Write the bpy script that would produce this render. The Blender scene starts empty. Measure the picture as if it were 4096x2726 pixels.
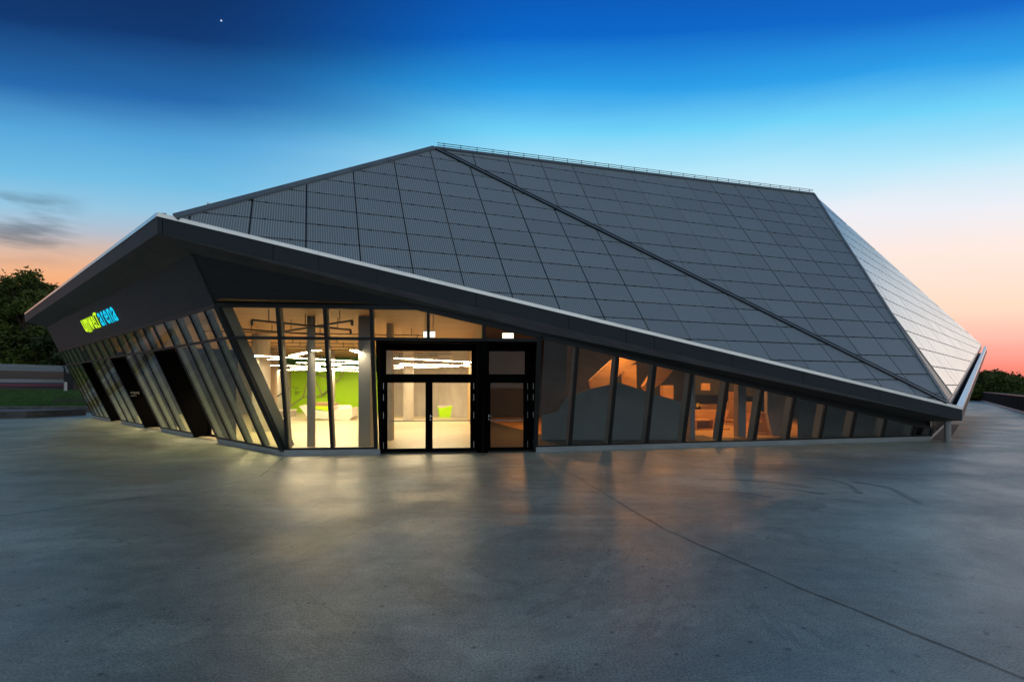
import bpy, bmesh, math, random
import numpy as np
from mathutils import Vector, Matrix
random.seed(7)
SC = bpy.context.scene
# ------------------------------------------------------------------ camera
FPX, EYE, HOR, W, HH = 2100.0, 1.9, 1547.0, 4096.0, 2726.0
cd = bpy.data.cameras.new('camera'); cam = bpy.data.objects.new('camera', cd)
SC.collection.objects.link(cam); SC.camera = cam
cam.location = (0, 0, EYE); cam.rotation_euler = (math.radians(90), 0, 0)
cd.sensor_width = 36; cd.lens = 36 * FPX / W; cd.shift_y = (HOR - HH / 2) / W
cd.clip_start = 0.1; cd.clip_end = 3000
SC.render.resolution_x, SC.render.resolution_y = 1024, 681
# ------------------------------------------------------------------ sky, sun, exposure
SUN_EL, SUN_AZ = math.radians(13), math.radians(66)      # azimuth clockwise from +Y
world = bpy.data.worlds.new('World'); SC.world = world; world.use_nodes = True
BACKSKY = (.38, .46, .50, 1)
def build_world():
    nt = world.node_tree; N = nt.nodes; Lk = nt.links; N.clear()
    def nd(t, **k):
        n = N.new(t)
        for a, b in k.items(): setattr(n, a, b)
        return n
    def mth(op, a, b=None, c=None):
        n = nd('ShaderNodeMath', operation=op)
        for i, v in enumerate((a, b, c)):
            if v is None: continue
            if isinstance(v, (int, float)): n.inputs[i].default_value = v
            else: Lk.new(v, n.inputs[i])
        return n.outputs[0]
    tc = nd('ShaderNodeTexCoord'); sp = nd('ShaderNodeSeparateXYZ'); Lk.new(tc.outputs['Generated'], sp.inputs[0])
    x, y, z = sp.outputs
    den = mth('SQRT', mth('ADD', mth('MULTIPLY', y, y), mth('ADD', mth('MULTIPLY', mth('MULTIPLY', x, x), 0.25), 0.001)))
    s = mth('DIVIDE', z, den)
    mp = nd('ShaderNodeMapping'); mp.inputs['Scale'].default_value = (1.3, 1.3, 9); Lk.new(tc.outputs['Generated'], mp.inputs[0])
    no = nd('ShaderNodeTexNoise'); no.inputs['Scale'].default_value = 2.2; no.inputs['Detail'].default_value = 3; no.inputs['Roughness'].default_value = .45
    Lk.new(mp.outputs[0], no.inputs['Vector'])
    s2 = mth('ADD', mth('MULTIPLY', s, .95), mth('MULTIPLY', mth('SUBTRACT', no.outputs[0], 0.5), 0.035))
    def lin(c): return tuple(((v / 255) / 12.92 if v / 255 <= .04045 else ((v / 255 + .055) / 1.055) ** 2.4) for v in c) + (1,)
    def ramp(stops):
        r = nd('ShaderNodeValToRGB'); e = r.color_ramp.elements
        while len(e) > 1: e.remove(e[-1])
        e[0].position, e[0].color = stops[0][0], lin(stops[0][1])
        for p, c in stops[1:]:
            q = e.new(p); q.color = lin(c)
        Lk.new(s2, r.inputs[0]); return r.outputs[0]
    R = ramp([(0, (238, 108, 96)), (.04, (250, 150, 138)), (.085, (255, 188, 174)), (.13, (255, 220, 196)), (.22, (255, 232, 222)), (.30, (236, 238, 246)),
              (.38, (184, 232, 250)), (.46, (112, 210, 248)), (.54, (40, 158, 232)), (.63, (0, 102, 200)), (.80, (0, 70, 165)), (1.0, (6, 44, 96))])
    Lr = ramp([(0, (66, 56, 54)), (.09, (150, 96, 70)), (.125, (244, 150, 98)), (.18, (246, 178, 130)), (.225, (216, 184, 166)), (.26, (184, 190, 202)), (.30, (150, 198, 226)),
               (.35, (112, 188, 228)), (.42, (84, 164, 218)), (.50, (34, 104, 172)), (.60, (9, 54, 112)), (.80, (4, 34, 84)), (1.0, (4, 26, 60))])
    az = mth('DIVIDE', x, mth('SQRT', mth('ADD', mth('ADD', mth('MULTIPLY', x, x), mth('MULTIPLY', y, y)), 0.001)))
    mr = nd('ShaderNodeMapRange', interpolation_type='SMOOTHSTEP'); Lk.new(az, mr.inputs[0])
    mr.inputs[1].default_value = -.55; mr.inputs[2].default_value = .06
    mx = nd('ShaderNodeMix', data_type='RGBA'); Lk.new(mr.outputs[0], mx.inputs[0]); Lk.new(Lr, mx.inputs[6]); Lk.new(R, mx.inputs[7])
    # behind the photographer the evening sky is a pale even grey-blue
    bk = nd('ShaderNodeMapRange', interpolation_type='SMOOTHSTEP'); Lk.new(y, bk.inputs[0]); bk.inputs[1].default_value = .25; bk.inputs[2].default_value = -.35
    mb = nd('ShaderNodeMix', data_type='RGBA'); Lk.new(bk.outputs[0], mb.inputs[0]); Lk.new(mx.outputs[2], mb.inputs[6]); br = nd('ShaderNodeValToRGB'); Lk.new(z, br.inputs[0]); be = br.color_ramp.elements; be[0].position = 0; be[0].color = (.80, .86, .88, 1); be[1].position = .85; be[1].color = (.07, .13, .22, 1); bm = be.new(.35); bm.color = BACKSKY; Lk.new(br.outputs[0], mb.inputs[7])
    col = mb.outputs[2]
    # thin dark cloud streaks low on the left
    mp2 = nd('ShaderNodeMapping'); mp2.inputs['Scale'].default_value = (3.2, 3.2, 17); Lk.new(tc.outputs['Generated'], mp2.inputs[0])
    n2 = nd('ShaderNodeTexNoise'); n2.inputs['Scale'].default_value = 2.0; n2.inputs['Detail'].default_value = 5; Lk.new(mp2.outputs[0], n2.inputs['Vector'])
    def band(v, a, b):
        m = nd('ShaderNodeMapRange', interpolation_type='SMOOTHSTEP'); Lk.new(v, m.inputs[0]); m.inputs[1].default_value = a; m.inputs[2].default_value = b; return m.outputs[0]
    msk = mth('MULTIPLY', mth('MULTIPLY', band(s, .20, .26), band(s, .36, .30)), mth('MULTIPLY', band(az, -.62, -.67), band(n2.outputs[0], .43, .60)))
    m3 = nd('ShaderNodeMix', data_type='RGBA'); Lk.new(mth('MULTIPLY', msk, .62), m3.inputs[0]); Lk.new(col, m3.inputs[6]); m3.inputs[7].default_value = lin((62, 84, 100))
    # one small star
    v = Vector(((885 - 2048) / FPX, 1, (HOR - 83) / FPX)).normalized()
    vm = nd('ShaderNodeVectorMath', operation='DISTANCE'); Lk.new(tc.outputs['Generated'], vm.inputs[0]); vm.inputs[1].default_value = v
    st = mth('LESS_THAN', vm.outputs['Value'], .0011)
    m4 = nd('ShaderNodeMix', data_type='RGBA'); Lk.new(st, m4.inputs[0]); Lk.new(m3.outputs[2], m4.inputs[6]); m4.inputs[7].default_value = (.7, .8, 1, 1)
    # below the horizon: dim ground haze
    bl = band(z, -.02, .0)
    m5 = nd('ShaderNodeMix', data_type='RGBA'); Lk.new(bl, m5.inputs[0]); m5.inputs[6].default_value = (.05, .05, .05, 1); Lk.new(m4.outputs[2], m5.inputs[7])
    bg = nd('ShaderNodeBackground'); Lk.new(m5.outputs[2], bg.inputs[0]); bg.inputs[1].default_value = 1.0
    sky = nd('ShaderNodeTexSky', sky_type='NISHITA'); sky.sun_disc = False; sky.sun_elevation = math.radians(1); sky.sun_rotation = SUN_AZ
    bg2 = nd('ShaderNodeBackground'); Lk.new(sky.outputs[0], bg2.inputs[0]); bg2.inputs[1].default_value = 0.01
    ad = nd('ShaderNodeAddShader'); Lk.new(bg.outputs[0], ad.inputs[0]); Lk.new(bg2.outputs[0], ad.inputs[1])
    out = nd('ShaderNodeOutputWorld'); Lk.new(ad.outputs[0], out.inputs[0])
build_world()
sd = bpy.data.lights.new('sun', 'SUN'); sun = bpy.data.objects.new('sun', sd); SC.collection.objects.link(sun)
sd.energy = .38; sd.angle = math.radians(28); sd.color = (1, .84, .68)
dv = Vector((math.sin(SUN_AZ) * math.cos(SUN_EL), math.cos(SUN_AZ) * math.cos(SUN_EL), math.sin(SUN_EL)))
sun.rotation_euler = (-dv).to_track_quat('-Z', 'Y').to_euler(); sun.location = (60, 40, 30)
SC.view_settings.view_transform = 'Standard'; SC.view_settings.look = 'None'; SC.view_settings.exposure = 0; SC.view_settings.gamma = 1
SC.cycles.use_denoising = True; SC.cycles.max_bounces = 8; SC.cycles.transparent_max_bounces = 24; SC.cycles.sample_clamp_indirect = 6
SC.cycles.caustics_reflective = False; SC.cycles.caustics_refractive = False

# ------------------------------------------------------------------ measuring: a photo pixel gives a ray, a surface gives its point
A = lambda v: np.array(v, float)
EYEP = A([0, 0, EYE])
def ray(px, py): return A([(px - 2048) / FPX, 1, -(py - HOR) / FPX])
def gp(px, py, z=0.0):
    r = ray(px, py); return EYEP + (z - EYE) / r[2] * r
def pY(px, py, Y): return EYEP + Y * ray(px, py)
def hit(px, py, p, n):
    r = ray(px, py); return EYEP + np.dot(p - EYEP, n) / np.dot(r, n) * r
def nrm(v): v = A(v); return v / np.linalg.norm(v)
UP = A([0, 0, 1])

# ------------------------------------------------------------------ materials
def M(name, col, rough=.6, metal=0, spec=.5, emit=None, es=0, noise=None, bump=None, coat=0):
    m = bpy.data.materials.new(name); m.use_nodes = True; nt = m.node_tree; b = nt.nodes['Principled BSDF']
    b.inputs['Base Color'].default_value = (*col, 1); b.inputs['Roughness'].default_value = rough; b.inputs['Metallic'].default_value = metal
    b.inputs['Specular IOR Level'].default_value = spec; b.inputs['Coat Weight'].default_value = coat
    if emit: b.inputs['Emission Color'].default_value = (*emit, 1); b.inputs['Emission Strength'].default_value = es
    if noise or bump:
        tc = nt.nodes.new('ShaderNodeTexCoord')
    if noise:   # (scale xyz, low factor, high factor)
        sc, lo, hi = noise
        mp = nt.nodes.new('ShaderNodeMapping'); mp.inputs['Scale'].default_value = sc; nt.links.new(tc.outputs['Object'], mp.inputs[0])
        no = nt.nodes.new('ShaderNodeTexNoise'); no.inputs['Scale'].default_value = 1; no.inputs['Detail'].default_value = 6; no.inputs['Roughness'].default_value = .6
        nt.links.new(mp.outputs[0], no.inputs['Vector'])
        r = nt.nodes.new('ShaderNodeValToRGB'); nt.links.new(no.outputs[0], r.inputs[0])
        r.color_ramp.elements[0].position = .3; r.color_ramp.elements[1].position = .7
        r.color_ramp.elements[0].color = tuple(c * lo for c in col) + (1,); r.color_ramp.elements[1].color = tuple(min(1, c * hi) for c in col) + (1,)
        nt.links.new(r.outputs[0], b.inputs['Base Color'])
    if bump:
        sc, st = bump
        no = nt.nodes.new('ShaderNodeTexNoise'); no.inputs['Scale'].default_value = sc; no.inputs['Detail'].default_value = 4; nt.links.new(tc.outputs['Object'], no.inputs['Vector'])
        bp = nt.nodes.new('ShaderNodeBump'); bp.inputs['Strength'].default_value = st; bp.inputs['Distance'].default_value = .02
        nt.links.new(no.outputs[0], bp.inputs['Height']); nt.links.new(bp.outputs[0], b.inputs['Normal'])
    return m
def glass_mat(name, tint, ior=1.5, rough=0.0):
    m = bpy.data.materials.new(name); m.use_nodes = True; nt = m.node_tree; N = nt.nodes; N.clear()
    o = N.new('ShaderNodeOutputMaterial'); mx = N.new('ShaderNodeMixShader'); fr = N.new('ShaderNodeFresnel'); fr.inputs[0].default_value = ior
    t = N.new('ShaderNodeBsdfTransparent'); t.inputs[0].default_value = (*tint, 1)
    g = N.new('ShaderNodeBsdfGlossy'); g.inputs[0].default_value = (1, 1, 1, 1); g.inputs['Roughness'].default_value = rough
    ge = N.new('ShaderNodeNewGeometry'); mr = N.new('ShaderNodeMapRange'); nt.links.new(ge.outputs['Backfacing'], mr.inputs[0]); mr.inputs[3].default_value = ior; mr.inputs[4].default_value = 1 / ior; nt.links.new(mr.outputs[0], fr.inputs[0])   # the same reflection from both sides
    nt.links.new(fr.outputs[0], mx.inputs[0]); nt.links.new(t.outputs[0], mx.inputs[1]); nt.links.new(g.outputs[0], mx.inputs[2]); nt.links.new(mx.outputs[0], o.inputs[0])
    return m
def roof_mat():
    m = M('panel_metal', (.20, .235, .27), rough=.22, spec=.7); nt = m.node_tree; N = nt.nodes; Lk = nt.links; b = N['Principled BSDF']
    uv = N.new('ShaderNodeUVMap'); sp = N.new('ShaderNodeSeparateXYZ'); Lk.new(uv.outputs[0], sp.inputs[0])
    def mth(op, a, v=None):
        n = N.new('ShaderNodeMath'); n.operation = op; Lk.new(a, n.inputs[0])
        if v is not None:
            if isinstance(v, (int, float)): n.inputs[1].default_value = v
            else: Lk.new(v, n.inputs[1])
        return n.outputs[0]
    fr = mth('FRACT', mth('MULTIPLY', sp.outputs[0], 1 / .0618)); ln = mth('LESS_THAN', fr, .17)
    pid = N.new('ShaderNodeAttribute'); pid.attribute_name = 'tone'
    tone = N.new('ShaderNodeMapRange'); Lk.new(pid.outputs['Fac'], tone.inputs[0]); tone.inputs[3].default_value = .95; tone.inputs[4].default_value = 1.06
    mx = N.new('ShaderNodeMix'); mx.data_type = 'RGBA'; Lk.new(ln, mx.inputs[0]); mx.inputs[6].default_value = (.245, .29, .32, 1); mx.inputs[7].default_value = (.56, .62, .66, 1)
    hs = N.new('ShaderNodeVectorMath'); hs.operation = 'SCALE'; Lk.new(mx.outputs[2], hs.inputs[0]); Lk.new(tone.outputs[0], hs.inputs['Scale'])
    Lk.new(hs.outputs[0], b.inputs['Base Color'])
    return m
def clad_mat():
    m = M('louvre_cladding', (.022, .024, .027), rough=.55, spec=.25); nt = m.node_tree; N = nt.nodes; Lk = nt.links; b = N['Principled BSDF']
    ge = N.new('ShaderNodeNewGeometry'); sp = N.new('ShaderNodeSeparateXYZ'); Lk.new(ge.outputs['Position'], sp.inputs[0])
    a = N.new('ShaderNodeMath'); a.operation = 'MULTIPLY'; Lk.new(sp.outputs[2], a.inputs[0]); a.inputs[1].default_value = 1 / .042
    f = N.new('ShaderNodeMath'); f.operation = 'PINGPONG'; Lk.new(a.outputs[0], f.inputs[0]); f.inputs[1].default_value = .5
    bp = N.new('ShaderNodeBump'); bp.inputs['Strength'].default_value = 1; bp.inputs['Distance'].default_value = .03; Lk.new(f.outputs[0], bp.inputs['Height']); Lk.new(bp.outputs[0], b.inputs['Normal'])
    return m
def ground_mat():
    m = bpy.data.materials.new('plaza_concrete'); m.use_nodes = True; nt = m.node_tree; N = nt.nodes; Lk = nt.links; b = N['Principled BSDF']
    ge = N.new('ShaderNodeNewGeometry')
    def noise(sc, det, rg=.6, dist=0, stretch=None):
        no = N.new('ShaderNodeTexNoise'); no.inputs['Scale'].default_value = sc; no.inputs['Detail'].default_value = det; no.inputs['Roughness'].default_value = rg; no.inputs['Distortion'].default_value = dist
        if stretch:
            mp = N.new('ShaderNodeMapping'); mp.inputs['Scale'].default_value = stretch; mp.inputs['Rotation'].default_value = (0, 0, .2); Lk.new(ge.outputs['Position'], mp.inputs[0]); Lk.new(mp.outputs[0], no.inputs['Vector'])
        else: Lk.new(ge.outputs['Position'], no.inputs['Vector'])
        return no.outputs[0]
    def mrng(v, a, bb, c, d):
        r = N.new('ShaderNodeMapRange'); Lk.new(v, r.inputs[0])
        for i, q in enumerate((a, bb, c, d)): r.inputs[i + 1].default_value = q
        return r.outputs[0]
    def mul(a, c):
        n = N.new('ShaderNodeMath'); n.operation = 'MULTIPLY'; Lk.new(a, n.inputs[0]); Lk.new(c, n.inputs[1]); return n.outputs[0]
    big = mrng(noise(.30, 7, .62, .9), .32, .68, .58, 1.38)
    swp = mrng(noise(1, 4, .6, .5, (.5, 2.2, 1)), .3, .7, .86, 1.14)
    fine = mul(mrng(noise(55, 4, .8), .36, .64, .45, 1.5), mrng(noise(5, 6, .75), .3, .7, .80, 1.2))
    pits = N.new('ShaderNodeTexVoronoi'); pits.inputs['Scale'].default_value = 4.5; Lk.new(ge.outputs['Position'], pits.inputs['Vector'])
    pm = mrng(pits.outputs['Distance'], .06, .12, .40, 1)
    cn = noise(.30, 7, .62, .9); sb_ = N.new('ShaderNodeMath'); sb_.operation = 'SUBTRACT'; Lk.new(cn, sb_.inputs[0]); sb_.inputs[1].default_value = .5
    ab_ = N.new('ShaderNodeMath'); ab_.operation = 'ABSOLUTE'; Lk.new(sb_.outputs[0], ab_.inputs[0]); edge = mrng(ab_.outputs[0], .0, .012, .80, 1.0)     # dried edges of old stains
    fac = mul(mul(mul(mul(big, swp), fine), pm), edge)
    col = N.new('ShaderNodeVectorMath'); col.operation = 'SCALE'; col.inputs[0].default_value = GCOL; Lk.new(fac, col.inputs['Scale'])
    Lk.new(col.outputs[0], b.inputs['Base Color'])
    Lk.new(mrng(noise(.5, 5, .6, .4), .3, .7, GR0, GR1), b.inputs['Roughness'])
    b.inputs['Specular IOR Level'].default_value = 1.0;
    bp = N.new('ShaderNodeBump'); bp.inputs['Strength'].default_value = .45; bp.inputs['Distance'].default_value = .006
    Lk.new(noise(30, 6, .7), bp.inputs['Height']); Lk.new(bp.outputs[0], b.inputs['Normal'])
    return m
GCOL = (.32, .365, .305); GR0, GR1 = .32, .55
mat = dict(
    roof=roof_mat(), clad=clad_mat(), ground=ground_mat(),
    gap=M('roof_joint', (.012, .018, .026), .5), trim=M('roof_trim', (.17, .21, .25), .4, noise=((2, 2, 2), .85, 1.15)),
    fascia=M('fascia_panel', (.032, .041, .050), .6, spec=.2, noise=((.6, .6, .6), .88, 1.12)),
    cap=M('aluminium_cap', (.92, .93, .94), .32, metal=.7, noise=((1.5, 1.5, 1.5), .9, 1.05)),
    soffit=M('soffit_board', (.055, .052, .05), .6, noise=((1.2, 5, 1.2), .7, 1.25)),
    frame=M('black_frame', (.012, .014, .016), .6, spec=.3), black=M('black_portal', (.0012, .0012, .0016), .9, spec=.08),
    fin=M('steel_fin', (.20, .235, .215), .5), plinth=M('metal_plinth', (.40, .43, .47), .42, metal=.2, noise=((1, 1, 4), .8, 1.15)),
    glassL=glass_mat('tinted_glass', (.78, .84, .62), 2.5), glassA=glass_mat('clear_glass', (.88, .88, .84), 1.35), glassB=glass_mat('dim_glass', (.84, .84, .84), 1.9),
    concrete=M('bare_concrete', (.42, .39, .36), .75, noise=((1.2, 1.2, .6), .8, 1.15)), floor=M('polished_floor', (.56, .49, .34), .35, noise=((.5, .5, .5), .88, 1.08)),
    wood=M('timber_ceiling', (.36, .19, .07), .6, noise=((.7, 14, 1), .68, 1.25)), green=M('lime_paint', (.46, .88, .004), .5), dgreen=M('lime_in_shade', (.04, .16, .02), .6),
    stripe=M('grey_green_line', (.42, .48, .16), .5), white=M('white_laminate', (.78, .74, .68), .4), oak=M('oak_board', (.42, .27, .13), .5, noise=((1, 12, 1), .75, 1.2)),
    screen=M('screen_panel', (.24, .31, .33), .7, noise=((.5, .5, .5), .9, 1.1)), dark=M('dark_panel', (.085, .10, .11), .6), steel=M('brushed_steel', (.5, .5, .5), .3, metal=1), pipe=M('dark_pipe', (.05, .05, .05), .5),
    lamp=M('lamp_tube', (1, .9, .75), emit=(1, .79, .47), es=62), exitl=M('exit_light', (1, 1, 1), emit=(1, .95, .78), es=2.2), orange=M('orange_lamp', (1, .5, .2), emit=(1, .42, .11), es=760),
    ply=M('ply_block', (.72, .46, .22), .6, noise=((1.5, 1.5, 6), .85, 1.1)), grey=M('steel_post', (.26, .27, .29), .45, metal=.4),
    lettery=M('lit_yellow', (.6, .9, .05), emit=(.62, 1.0, .015), es=1.0), letterc=M('lit_cyan', (.0, .6, .8), emit=(.0, .52, .78), es=1.0),
    text=M('white_lettering', (.42, .42, .42), .5), asphalt=M('asphalt', (.05, .052, .055), .7, noise=((1, 1, 1), .8, 1.2)))

# ------------------------------------------------------------------ object helpers
COL = SC.collection
def mk(name, verts, faces, m, parent=None, uvs=None, tone=None, smooth=False):
    me = bpy.data.meshes.new(name); me.from_pydata([tuple(map(float, v)) for v in verts], [], faces); me.materials.append(m)
    if uvs is not None:
        ul = me.uv_layers.new(name='UVMap')
        for p in me.polygons:
            for li in p.loop_indices: ul.data[li].uv = uvs[me.loops[li].vertex_index]
    if tone is not None:
        at = me.attributes.new('tone', 'FLOAT', 'FACE')
        for i, t in enumerate(tone): at.data[i].value = t
    if smooth:
        for p in me.polygons: p.use_smooth = True
    me.update(); o = bpy.data.objects.new(name, me); COL.objects.link(o)
    if parent is not None: attach(o, parent)
    return o
WORLD = {}                    # where each parent really stands
def attach(o, p):
    off = WORLD.get(p.name, Vector((0, 0, 0))); o.parent = p; o.matrix_parent_inverse = Matrix.Translation(-off)
def thing(name, label, cat, loc=(0, 0, 0), group=None):
    o = bpy.data.objects.new(name, None); o.empty_display_size = .2; COL.objects.link(o); o.location = tuple(map(float, loc)); WORLD[o.name] = o.location.copy()
    o['label'] = label; o['category'] = cat
    if group: o['group'] = group
    return o
def tag(o, label, cat, group=None):
    o['label'] = label; o['category'] = cat
    if group: o['group'] = group
    return o
class G:
    """collects shapes of ONE part"""
    def __init__(s): s.v = []; s.f = []
    def poly(s, pts):
        b = len(s.v); s.v += [A(p) for p in pts]; s.f.append(tuple(range(b, b + len(pts))))
    def prism(s, pts, off):
        pts = [A(p) for p in pts]; off = A(off); n = len(pts); b = len(s.v); s.v += pts + [p + off for p in pts]
        s.f.append(tuple(range(b + n - 1, b - 1, -1))); s.f.append(tuple(range(b + n, b + 2 * n)))
        for i in range(n): j = (i + 1) % n; s.f.append((b + i, b + j, b + n + j, b + n + i))
    def bar(s, p, q, w, h, side=None, up=None):
        """rectangular bar from p to q; w across 'side', h along 'up'"""
        p, q = A(p), A(q); d = nrm(q - p)
        if up is None: up = UP if abs(d[2]) < .9 else A([0, 1, 0])
        side = nrm(np.cross(d, up)) if side is None else nrm(side); up2 = nrm(np.cross(side, d))
        c = [p + side * a * w / 2 + up2 * b_ * h / 2 for a, b_ in ((-1, -1), (1, -1), (1, 1), (-1, 1))]
        s.prism(c, q - p)
    def box(s, c, sx, sy, sz, ax=None):
        c = A(c); ax = [A([1, 0, 0]), A([0, 1, 0])] if ax is None else ax
        b = [c + ax[0] * i * sx / 2 + ax[1] * j * sy / 2 for i, j in ((-1, -1), (1, -1), (1, 1), (-1, 1))]; s.prism(b, UP * sz)
    def tube(s, p, q, r, n=10, r2=None):
        p, q = A(p), A(q); d = nrm(q - p); a = nrm(np.cross(d, UP if abs(d[2]) < .9 else A([1, 0, 0]))); c = np.cross(d, a); r2 = r if r2 is None else r2
        b = len(s.v)
        for k in range(n):
            t = 2 * math.pi * k / n; s.v.append(p + (a * math.cos(t) + c * math.sin(t)) * r)
        for k in range(n):
            t = 2 * math.pi * k / n; s.v.append(q + (a * math.cos(t) + c * math.sin(t)) * r2)
        for k in range(n): j = (k + 1) % n; s.f.append((b + k, b + j, b + n + j, b + n + k))
        s.f.append(tuple(range(b + n - 1, b - 1, -1))); s.f.append(tuple(range(b + n, b + 2 * n)))
    def out(s, name, m, parent=None, smooth=False): return mk(name, s.v, s.f, m, parent, smooth=smooth)
def clip2(poly, a, c):          # keep a·p <= c
    out = []
    for i in range(len(poly)):
        p, q = poly[i], poly[(i + 1) % len(poly)]; dp, dq = a[0] * p[0] + a[1] * p[1] - c, a[0] * q[0] + a[1] * q[1] - c
        if dp <= 0: out.append(p)
        if dp * dq < 0: t = dp / (dp - dq); out.append((p[0] + (q[0] - p[0]) * t, p[1] + (q[1] - p[1]) * t))
    return out
def clip3(poly, p0, n):         # keep the side below plane
    out = []; poly = [A(p) for p in poly]
    for i in range(len(poly)):
        p, q = poly[i], poly[(i + 1) % len(poly)]; dp, dq = np.dot(p - p0, n), np.dot(q - p0, n)
        if dp <= 0: out.append(p)
        if dp * dq < 0: out.append(p + (q - p) * dp / (dp - dq))
    return out

# ------------------------------------------------------------------ key geometry of the hall building
C0, K, R = gp(1137, 1820), gp(2142, 1807), gp(3720, 1760)
dL = nrm([(-250 - 2048) / FPX, 1, 0]); nL = A([-dL[1], dL[0], 0]); nL = nL if np.dot(nL, -C0) > 0 or True else -nL
nL = nrm([-dL[1], dL[0], 0]) if np.dot(A([-dL[1], dL[0], 0]), A([-1, -1, 0])) > 0 else nrm([dL[1], -dL[0], 0])
LEAN = .22
def facade(P, Q):
    d = nrm(Q - P); nh = A([d[1], -d[0], 0]); up = UP + LEAN * nh; return d, nh, up, nrm(np.cross(d, up))
dA, nhA, upA, nA = facade(C0, K); dB, nhB, upB, nB = facade(K, R)
C2 = hit(768, 1014, C0, nA)
leanL = np.dot(C2 - C0, nL) / C2[2]; upL = UP + leanL * nL; nLp = nrm(np.cross(dL, upL))
def SA(t, z, o=0): return C0 + dA * t + upA * z + nhA * o
def SB(t, z, o=0): return K + dB * t + upB * z + nhB * o
def SL(t, z, o=0): return C0 + dL * t + upL * z + nL * o
tcA = lambda z: np.dot(C2 - C0, dA) / C2[2] * z      # the leaning corner, in each facade's own metres
tcL = lambda z: np.dot(C2 - C0, dL) / C2[2] * z
def tzA(px, py): P = hit(px, py, C0, nA); return np.dot(P - C0, dA), P[2]
def tzB(px, py): P = hit(px, py, K, nB); return np.dot(P - K, dB), P[2]
def tzL(px, py): P = hit(px, py, C0, nLp); return np.dot(P - C0, dL), P[2]
YR, YL = 17.8, 12.9
FL, FLb, FR, FRb = pY(630, 854, YL), pY(630, 933, YL), pY(3848, 1629, YR), pY(3848, 1682, YR)
FF, FFb = hit(100, 1253, FL, nL), hit(100, 1288, FL, nL)
h1, h2, h3 = nrm([(7550 - 2048) / FPX, 1, 0]), nrm([(8100 - 2048) / FPX, 1, 0]), nrm([(4280 - 2048) / FPX, 1, 0])
n1 = nrm(np.cross(FR - FL, h1)); n1 *= np.sign(n1[2]); d1 = np.cross(n1, h1); d1 *= np.sign(d1[2])
T1, V = hit(1740, 596, FL, n1), hit(3780, 1609, FL, n1)
n2 = nrm(np.cross(V - T1, h2)); n2 *= np.sign(n2[2]); d2 = np.cross(n2, h2); d2 *= np.sign(d2[2])
T2, E2 = hit(3255, 779, T1, n2), hit(3790, 1612, T1, n2)
n3 = nrm(np.cross(T2 - E2, h3)); n3 *= np.sign(n3[2]); d3 = np.cross(n3, h3); d3 *= np.sign(d3[2])
FRR = hit(3925, 1378, T2, n3)
eR = FRR - E2; nR = nrm([eR[1], -eR[0], 0]); FRo = FR + eR * .985; FRob = FRo - UP * .46
BK = A([6, 58, 5.2])
FLin = hit(712, 874, FL, n1)

bld = thing('arena_building', 'dark faceted exhibition hall with panelled metal roof, leaning glass walls and deep black eaves', 'building', (-2, 22, 0))
# ---- roof faces made of separate metal panels, with dark joints
def roof_face(name, poly, org, u, d, n, cols, rows, pmat=None):
    P2 = [(np.dot(p - org, u), np.dot(p - org, d)) for p in poly]
    cx, cy = sum(p[0] for p in P2) / len(P2), sum(p[1] for p in P2) / len(P2)
    hp = []
    for i in range(len(P2)):
        p, q = P2[i], P2[(i + 1) % len(P2)]; a = (q[1] - p[1], p[0] - q[0]); l = math.hypot(*a); a = (a[0] / l, a[1] / l)
        if a[0] * cx + a[1] * cy > a[0] * p[0] + a[1] * p[1]: a = (-a[0], -a[1])
        hp.append((a, a[0] * p[0] + a[1] * p[1] - .02))
    base = G(); base.prism([p - n * .012 for p in poly], -n * .25); r = base.out(name, mat['gap'], bld)
    vs, fs, uvs, tone = [], [], [], []; clips = G()
    g = .019
    for i in range(len(cols) - 1):
        for j in range(len(rows) - 1):
            a0, a1, b0, b1 = cols[i] + g, cols[i + 1] - g, rows[j + 1] + g * 1.15, rows[j] - g * 1.15
            q = [(a0, b0), (a1, b0), (a1, b1), (a0, b1)]
            for a, c in hp:
                q = clip2(q, a, c)
                if len(q) < 3: break
            if len(q) < 3: continue
            ar = abs(sum(q[k][0] * q[(k + 1) % len(q)][1] - q[(k + 1) % len(q)][0] * q[k][1] for k in range(len(q)))) / 2
            if ar < .01: continue
            b = len(vs); m_ = len(q); jt = n * random.uniform(-.0025, .0025)
            for h in (0.02, -.01):
                for (x, y) in q: vs.append(org + u * x + d * y + n * h + jt); uvs.append((x, y))
            tn = random.random()
            fs.append(tuple(range(b, b + m_))); tone.append(tn)
            for k in range(m_): l = (k + 1) % m_; fs.append((b + k, b + l, b + m_ + l, b + m_ + k)); tone.append(tn)
    for j in range(1, len(rows) - 1):
        for i in range(len(cols) - 1):
            for s_ in (.25, .72):
                x = cols[i] + (cols[i + 1] - cols[i]) * s_; y = rows[j]
                if all(a[0] * x + a[1] * y < c - .05 for a, c in hp): clips.bar(org + u * (x - .035) + d * y + n * .018, org + u * (x + .035) + d * y + n * .018, .03, .026, side=d)
    nb_ = len(vs); nf_ = len(fs); vs += clips.v; uvs += [(0, 0)] * len(clips.v); fs += [tuple(i + nb_ for i in f) for f in clips.f]; tone += [0] * len(clips.f)
    pm_ = mk('roof_panels', vs, fs, pmat or mat['roof'], r, uvs=uvs, tone=tone); pm_.data.materials.append(mat['gap'])
    for f_i in range(nf_, len(fs)): pm_.data.polygons[f_i].material_index = 1
    return r
dn = lambda s, st, n: [s + st * k for k in range(n)]
roof_face('front_roof', [FLin, V, T1], T1, h1, d1, n1, dn(-8.33, 1.352, 20), [.4, -.69] + dn(-1.45, -.765, 20))
roof_face('main_roof', [T1, V, E2, T2], T1, h2, d2, n2, dn(-1.33, 1.362, 26), [1.2] + [-.17] + dn(-.98, -.83, 18))
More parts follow.
